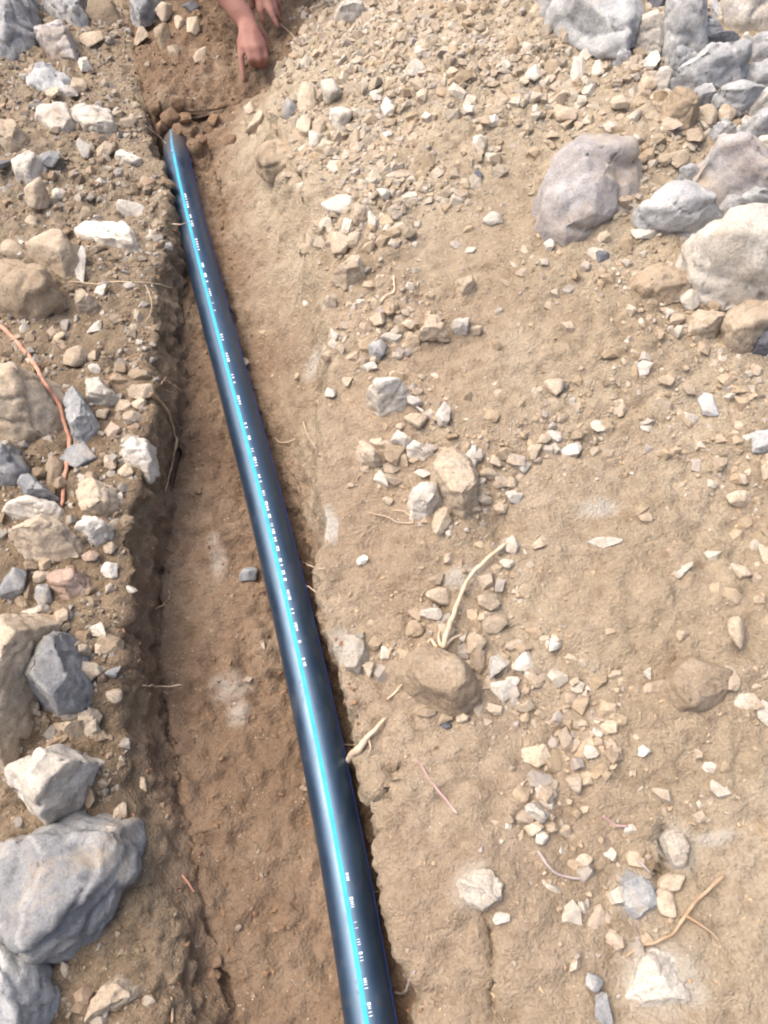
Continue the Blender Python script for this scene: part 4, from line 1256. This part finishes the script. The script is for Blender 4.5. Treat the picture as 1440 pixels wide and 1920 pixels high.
def tube_mesh(name, path, r0, r1, wob=0.15, seed=0, nseg=8):
    n = len(path)
    t = np.linspace(0, 1, n)
    rad = r0 * (1 - t) + r1 * t
    rad = rad * (1 + wob * 2 * noise3(np.c_[np.asarray(path) * 90 + seed], seed))
    rad[0] *= .6; rad[-1] *= .5
    V, F, caps = tube(path, rad, nseg)
    tri = [tuple(f) for f in F] + [tuple(c[:3]) for c in caps]
    me = bpy.data.meshes.new(name)
    me.from_pydata(V.tolist(), [], tri)
    me.polygons.foreach_set('use_smooth', [True] * len(me.polygons))
    return me
MR = {'pink': mat_simple('pink_root_bark', (.42, .2, .13), (.58, .33, .24), .8, 70),
      'pale': mat_simple('pale_root_bark', (.46, .35, .24), (.62, .51, .38), .85, 70),
      'brown': mat_simple('brown_root_bark', (.3, .2, .12), (.45, .33, .22), .85, 70),
      'grey': mat_simple('grey_twig_bark', (.28, .23, .21), (.42, .36, .33), .85, 80),
      'mauve': mat_simple('mauve_twig_bark', (.3, .19, .18), (.45, .33, .31), .85, 80)}
def ground_path(pts, lift, n=8, base=None):
    """pts: (px, py[, extra lift])"""
    P3 = []
    for p in pts:
        loc, nor = hit_any(p[0], p[1])
        ex = p[2] if len(p) > 2 else 0
        z = loc.z + lift + ex
        P3.append(at(p[0], p[1], z))
    A = catmull(np.array(P3), n)
    q = A * 55
    return A + .0022 * np.c_[noise3(q, 3), noise3(q, 4), .5 * noise3(q, 5)]
def root(label, pts, mat, r0, r1, lift=0.003, side=(), name='root', wob=.15, cat='root'):
    P_ = ground_path(pts, lift)
    if not side:
        o = link(name, tube_mesh(name, P_, r0, r1, wob, len(label)), MR[mat])
    else:
        o = bpy.data.objects.new(name, None); COL.objects.link(o)
        link('main_stem', tube_mesh('main_stem', P_, r0, r1, wob, len(label)), MR[mat], o)
        for s in side:
            link('side_root', tube_mesh('side_root', ground_path(s, lift), r1 * .9, r1 * .4, wob, len(label) + 3), MR[mat], o)
    return tag(o, label, cat)
root('long pink root curving over the stones of the left bank', [(-25, 590), (5, 615), (35, 645), (60, 675), (82, 715), (108, 752), (120, 790), (130, 830), (122, 890), (116, 950)], 'pink', .0046, .003, .004)
root('curved tan root hanging over the left trench wall', [(282, 738), (300, 752), (316, 775), (328, 815), (330, 835), (320, 880), (310, 922)], 'brown', .0038, .0018, .012, side=[[(285, 715), (305, 728), (325, 738)], [(302, 720), (312, 705)]])
root('thin straw coloured root with a hooked branch on the left bank', [(128, 528), (180, 532), (215, 528), (250, 530), (290, 532), (326, 540)], 'pale', .0018, .001, .006, side=[[(272, 533), (283, 560), (282, 590), (262, 610), (245, 620)]])
root('small bent twig above the lip stones of the left bank', [(205, 715), (220, 690), (240, 672), (262, 662)], 'brown', .002, .0012, .008)
root('thin fibre crossing the pipe near its far end', [(322, 420, .01), (340, 420, .05), (352, 417, .045), (358, 414, .04)], 'pale', .0011, .0009, .03)
root('two fine fibres hanging at the mouth of the buried pipe end', [(265, 232, .02), (290, 248, .03), (310, 268, .03), (324, 285, .03)], 'pale', .001, .0008, .03)
root('thick pale forked root rising behind the big brown stone', [(830, 1215, .02), (838, 1185, .02), (852, 1150), (868, 1105), (890, 1070), (920, 1042), (948, 1020)], 'pale', .0036, .0028, .012,
     side=[[(833, 1213, .012), (850, 1196, .01), (868, 1188)], [(828, 1212, .012), (822, 1195, .008), (824, 1182)], [(820, 1212, .01), (808, 1200), (800, 1206)]])
root('forked tan root lying across the lower right bank', [(1172, 1792), (1200, 1775), (1240, 1762), (1270, 1742), (1290, 1710), (1320, 1675), (1358, 1643)], 'brown', .0016, .0024, .006,
     side=[[(1285, 1715), (1310, 1730), (1335, 1750), (1350, 1765)]])
root('thin mauve twig lying on the smooth bank right of the pipe', [(777, 1422), (800, 1450), (818, 1478), (838, 1500), (857, 1526)], 'mauve', .0016, .0022, .003, name='twig', cat='twig')
root('bent grey twig in front of the round tan pebble', [(1008, 1597), (1030, 1625), (1050, 1640), (1092, 1648)], 'grey', .0024, .0016, .003, name='twig', cat='twig')
root('short dark twig right of the lower rubble', [(1130, 1530), (1150, 1545), (1178, 1550)], 'mauve', .0022, .0018, .004, name='twig', cat='twig')
root('grey stick end beside the dark crack', [(1195, 1612), (1212, 1630), (1226, 1638)], 'grey', .0022, .0018, .004, name='twig', cat='twig')
root('frayed pale root stump touching the pipe', [(648, 1432, .0), (668, 1408, .006), (690, 1382, .004), (722, 1345)], 'pale', .0065, .002, .005,
     side=[[(640, 1395, .01), (662, 1396, .01), (680, 1398)], [(640, 1405, .008), (650, 1425, .004), (660, 1432)], [(690, 1380), (694, 1400), (690, 1412)]], wob=.35)
root('pale straw lying left of the big brown stone', [(725, 1310), (740, 1298), (754, 1284)], 'pale', .0018, .0014, .003)
root('branched rootlet on the trench slope right of the pipe', [(514, 820), (528, 830), (548, 825), (572, 812)], 'pale', .0011, .001, .003, side=[[(568, 790), (575, 812), (586, 832), (592, 840)]])
root('fine rootlet beside the middle of the pipe', [(548, 1035), (570, 1055), (600, 1066), (622, 1064)], 'pale', .0011, .0008, .004)
root('second fine rootlet below the first one beside the pipe', [(566, 1092), (590, 1108), (608, 1112)], 'pale', .0011, .0008, .004)
root('dry curved rootlet near the thin whitish stone', [(690, 960), (720, 968), (750, 980), (775, 978), (760, 960), (735, 958)], 'pale', .0009, .0007, .004)
root('short reddish rootlet on the trench floor', [(290, 1142), (308, 1132), (318, 1120), (316, 1108)], 'brown', .0013, .001, .004)
root('straight pale rootlet sticking out of the left trench wall', [(270, 1286, .02), (300, 1286, .02), (342, 1285, .015)], 'pale', .001, .0007, .01)
root('small pink twig on the lower left trench slope', [(340, 1640), (352, 1655), (364, 1672)], 'pink', .0018, .0012, .004, name='twig', cat='twig')
root('fine loop of rootlet under the lip near the pipe', [(672, 1660), (690, 1672), (712, 1670)], 'pale', .0011, .0008, .004)
root('forked twig against the lip at the lower right of the pipe', [(738, 1862), (758, 1862), (768, 1840), (778, 1822)], 'grey', .0016, .0022, .004, name='twig', cat='twig')
root('branching twig lying below the square tan slab', [(712, 568), (728, 552), (740, 545), (738, 515)], 'pale', .0022, .0015, .004, name='twig', cat='twig')
root('grey root ends on the bottom left slope', [(322, 1918), (324, 1895), (322, 1868)], 'brown', .002, .0014, .004)
root('fine straw at the right hand crossing to the heap', [(523, 42, .02), (545, 62), (562, 85)], 'pale', .0014, .001, .004)

# ------------------------------------------------------------------ person reaching into the trench
def capsule(p, q, r0, r1, n=14, m_=5):
    p, q = np.asarray(p, float), np.asarray(q, float)
    ax = q - p; L = np.linalg.norm(ax); ax /= L
    ref = np.array([0, 0, 1.0]) if abs(ax[2]) < .9 else np.array([1.0, 0, 0])
    u = np.cross(ax, ref); u /= np.linalg.norm(u); v = np.cross(ax, u)
    prof = [(p - ax * r0 * math.cos(a), r0 * math.sin(a)) for a in np.linspace(0.15, math.pi / 2, m_)] + [(q + ax * r1 * math.sin(a), r1 * math.cos(a)) for a in np.linspace(0, math.pi / 2 - .15, m_)]
    an = np.linspace(0, 2 * math.pi, n, endpoint=False)
    V = np.vstack([c + rr * (np.cos(an)[:, None] * u + np.sin(an)[:, None] * v) for c, rr in prof] + [[prof[0][0]], [prof[-1][0]]])
    k = len(prof); idt = np.arange(k * n).reshape(k, n); nx = np.roll(idt, -1, 1)
    F = [tuple(f) for f in np.stack([idt[:-1], nx[:-1], nx[1:], idt[1:]], -1).reshape(-1, 4).tolist()]
    F += [(k * n, idt[0, (j + 1) % n], idt[0, j]) for j in range(n)] + [(k * n + 1, idt[-1, j], idt[-1, (j + 1) % n]) for j in range(n)]
    return V, F
def blobmesh(name, caps, voxel, smooth=4):
    Vs, Fs, b0 = [], [], 0
    for c in caps:
        V, F = capsule(*c)
        Vs.append(V); Fs += [tuple(i + b0 for i in f) for f in F]; b0 += len(V)
    me = bpy.data.meshes.new(name + '_src')
    me.from_pydata(np.vstack(Vs).tolist(), [], [tuple(int(i) for i in f) for f in Fs])
    o = bpy.data.objects.new(name + '_src', me); COL.objects.link(o)
    md = o.modifiers.new('r', 'REMESH'); md.mode = 'VOXEL'; md.voxel_size = voxel
    ms = o.modifiers.new('s', 'SMOOTH'); ms.factor = .5; ms.iterations = smooth
    dg = bpy.context.evaluated_depsgraph_get()
    out = bpy.data.meshes.new_from_object(o.evaluated_get(dg))
    out.name = name
    bpy.data.objects.remove(o); bpy.data.meshes.remove(me)
    out.polygons.foreach_set('use_smooth', [True] * len(out.polygons))
    return out
G0, _ = hit(458, 148)
D0 = float((np.array(G0) - CAM) @ FWD)
def J(px, py, dd=0.0): return CAM + ray(px, py) * (D0 + dd)
print('hand depth', D0, G0)
caps = []
def chain(pts, rad):
    for (a, b_), (ra, rb) in zip(zip(pts[:-1], pts[1:]), zip(rad[:-1], rad[1:])): caps.append((a, b_, ra, rb))
# near hand: back of the hand to the camera, one finger straight, the others curled
W1 = J(461, 38, -.035)
K = [J(452, 80, -.03), J(465, 89, -.042), J(480, 91, -.044), J(493, 86, -.036)]
for kx, q in zip(K, (461, 463, 466, 468)): chain([W1, J(q + (0 if q < 464 else 8), 62, -.043), kx], [.025, .0185, .0125])
chain([K[0], K[1], K[2], K[3]], [.0115, .013, .013, .0115])
chain([K[0], J(452, 108, -.022), J(455, 130, -.012), J(457.5, 151, .0)], [.0112, .0096, .0084, .0066])
chain([K[1], J(470, 111, -.035), J(475, 122, -.005), J(477, 124, .012)], [.0115, .0095, .008, .0065])
chain([K[2], J(486, 112, -.035), J(488, 124, -.002), J(486, 125, .018)], [.0115, .0095, .008, .0065])
chain([K[3], J(499, 108, -.028), J(497, 122, 0), J(493, 124, .02)], [.0105, .0085, .0072, .006])
chain([J(470, 50, -.03), J(492, 66, .005), J(500, 88, .02), J(497, 110, .03)], [.017, .0135, .0105, .008])
# forearm and arm
X_ = np.array([1.0, 0, 0]); Y_ = np.array([0, 1.0, 0]); Z_ = np.array([0, 0, 1.0])
E1 = W1 + np.array([-.115, .17, .165])
S1 = E1 + np.array([.02, .16, .22])
chain([W1, W1 * .6 + E1 * .4, E1], [.0265, .036, .042]); chain([E1, E1 * .5 + S1 * .5, S1], [.043, .047, .058])
# far hand, palm turned inwards, fingers pointing down
W2 = J(482, -42, .03)
k2 = [J(486, 0, .0), J(500, -4, .0), J(508, -10, .01), J(514, -16, .02)]
for kx in k2: chain([W2, kx], [.024, .0125])
chain(k2, [.0125, .0125, .0125, .0115])
chain([k2[0], J(488, 20, .0), J(493, 38, .012), J(496, 44, .02)], [.0115, .0098, .008, .0065])
chain([k2[1], J(508, 22, .0), J(517, 42, .01), J(521, 50, .016)], [.0118, .01, .0082, .0065])
chain([k2[2], J(516, 16, .012), J(522, 32, .025), J(524, 40, .04)], [.0112, .0095, .008, .0065])
chain([k2[3], J(522, 8, .03), J(526, 22, .045), J(526, 28, .055)], [.0105, .0088, .0075, .006])
chain([J(478, -24, .02), J(470, -6, .04), J(474, 12, .05)], [.016, .012, .009])
E2 = W2 + np.array([.13, .15, .17])
S2 = S1 + np.array([.37, .02, .0])
chain([W2, W2 * .6 + E2 * .4, E2], [.0265, .036, .042]); chain([E2, E2 * .5 + S2 * .5, S2], [.043, .047, .058])
mid = (S1 + S2) / 2
NE = mid + np.array([0, -.03, .07]); HD = NE + np.array([0, -.09, .12])
PV = mid + np.array([0, .42, -.22])
chain([S1, mid, S2], [.06, .085, .06]); chain([mid, NE, HD], [.07, .055, .06])
chain([HD + np.array([0, .02, .02]), HD + np.array([0, -.03, -.05])], [.093, .07])
chain([HD + np.array([0, -.105, -.03]), HD + np.array([0, -.11, -.05])], [.012, .015])
for s in (-1, 1): caps.append((HD + np.array([s * .09, .01, -.01]), HD + np.array([s * .092, .015, .02]), .012, .014))
chain([mid + Z_ * -.04, (mid + PV) / 2, PV], [.13, .13, .14])
zg = .1
FT = []
for s in (-1, 1):
    hip = PV + np.array([s * .09, 0, -.02]); kn = np.array([mid[0] + s * .24, PV[1] - .32, zg + .42]); an_ = np.array([mid[0] + s * .2, PV[1] + .02, zg + .09])
    chain([hip, kn], [.085, .06]); chain([kn, an_], [.058, .042]); chain([an_, an_ + np.array([0, -.17, -.055])], [.042, .035])
    FT.append((hip, kn, an_))
def mat_skin():
    b = NB('skin')
    co = b.n('ShaderNodeTexCoord').outputs['Object']
    c = b.ramp(b.noise(co, 22, 5, .6), [(.32, (.26, .12, .095)), (.6, (.36, .185, .15))])
    c = b.mix(b.math('MULTIPLY', b.rng(b.noise(co, 60, 4), .5, .72), .4), c, (.32, .22, .15))
    b.l(c, b.b.inputs['Base Color'])
    b.b.inputs['Roughness'].default_value = .62
    b.b.inputs['Subsurface Weight'].default_value = .0
    b.b.inputs['Subsurface Radius'].default_value = (.01, .004, .002)
    b.bump(b.noise(co, 160, 4), .35, .0012)
    return b.m
person = bpy.data.objects.new('person', None); COL.objects.link(person)
tag(person, 'person reaching both bare hands down into the trench head', 'person')
link('body', blobmesh('body', caps, .0055, 2), mat_skin(), person)
caps = []
chain([S1, mid, S2], [.075, .1, .075]); chain([mid + Z_ * -.04, (mid + PV) / 2, PV], [.15, .15, .155])
for a, b_ in ((S1, E1), (S2, E2)): chain([a, a * .45 + b_ * .55], [.075, .066])
link('shirt', blobmesh('shirt', caps, .009, 4), mat_simple('shirt_cloth', (.1, .12, .16), (.15, .17, .22), .9, 90), person)
caps = [(PV, PV + Z_ * -.02, .158, .15)]
for hip, kn, an_ in FT: chain([hip, kn], [.1, .075]); chain([kn, an_], [.072, .058])
link('trousers', blobmesh('trousers', caps, .009, 4), mat_simple('trouser_cloth', (.08, .07, .06), (.13, .115, .1), .9, 90), person)
link('hair', blobmesh('hair', [(HD + np.array([0, .04, .05]), HD + np.array([0, -.02, .06]), .092, .085)], .008, 2), mat_simple('dark_hair', (.01, .008, .007), (.03, .022, .018), .7, 200), person)
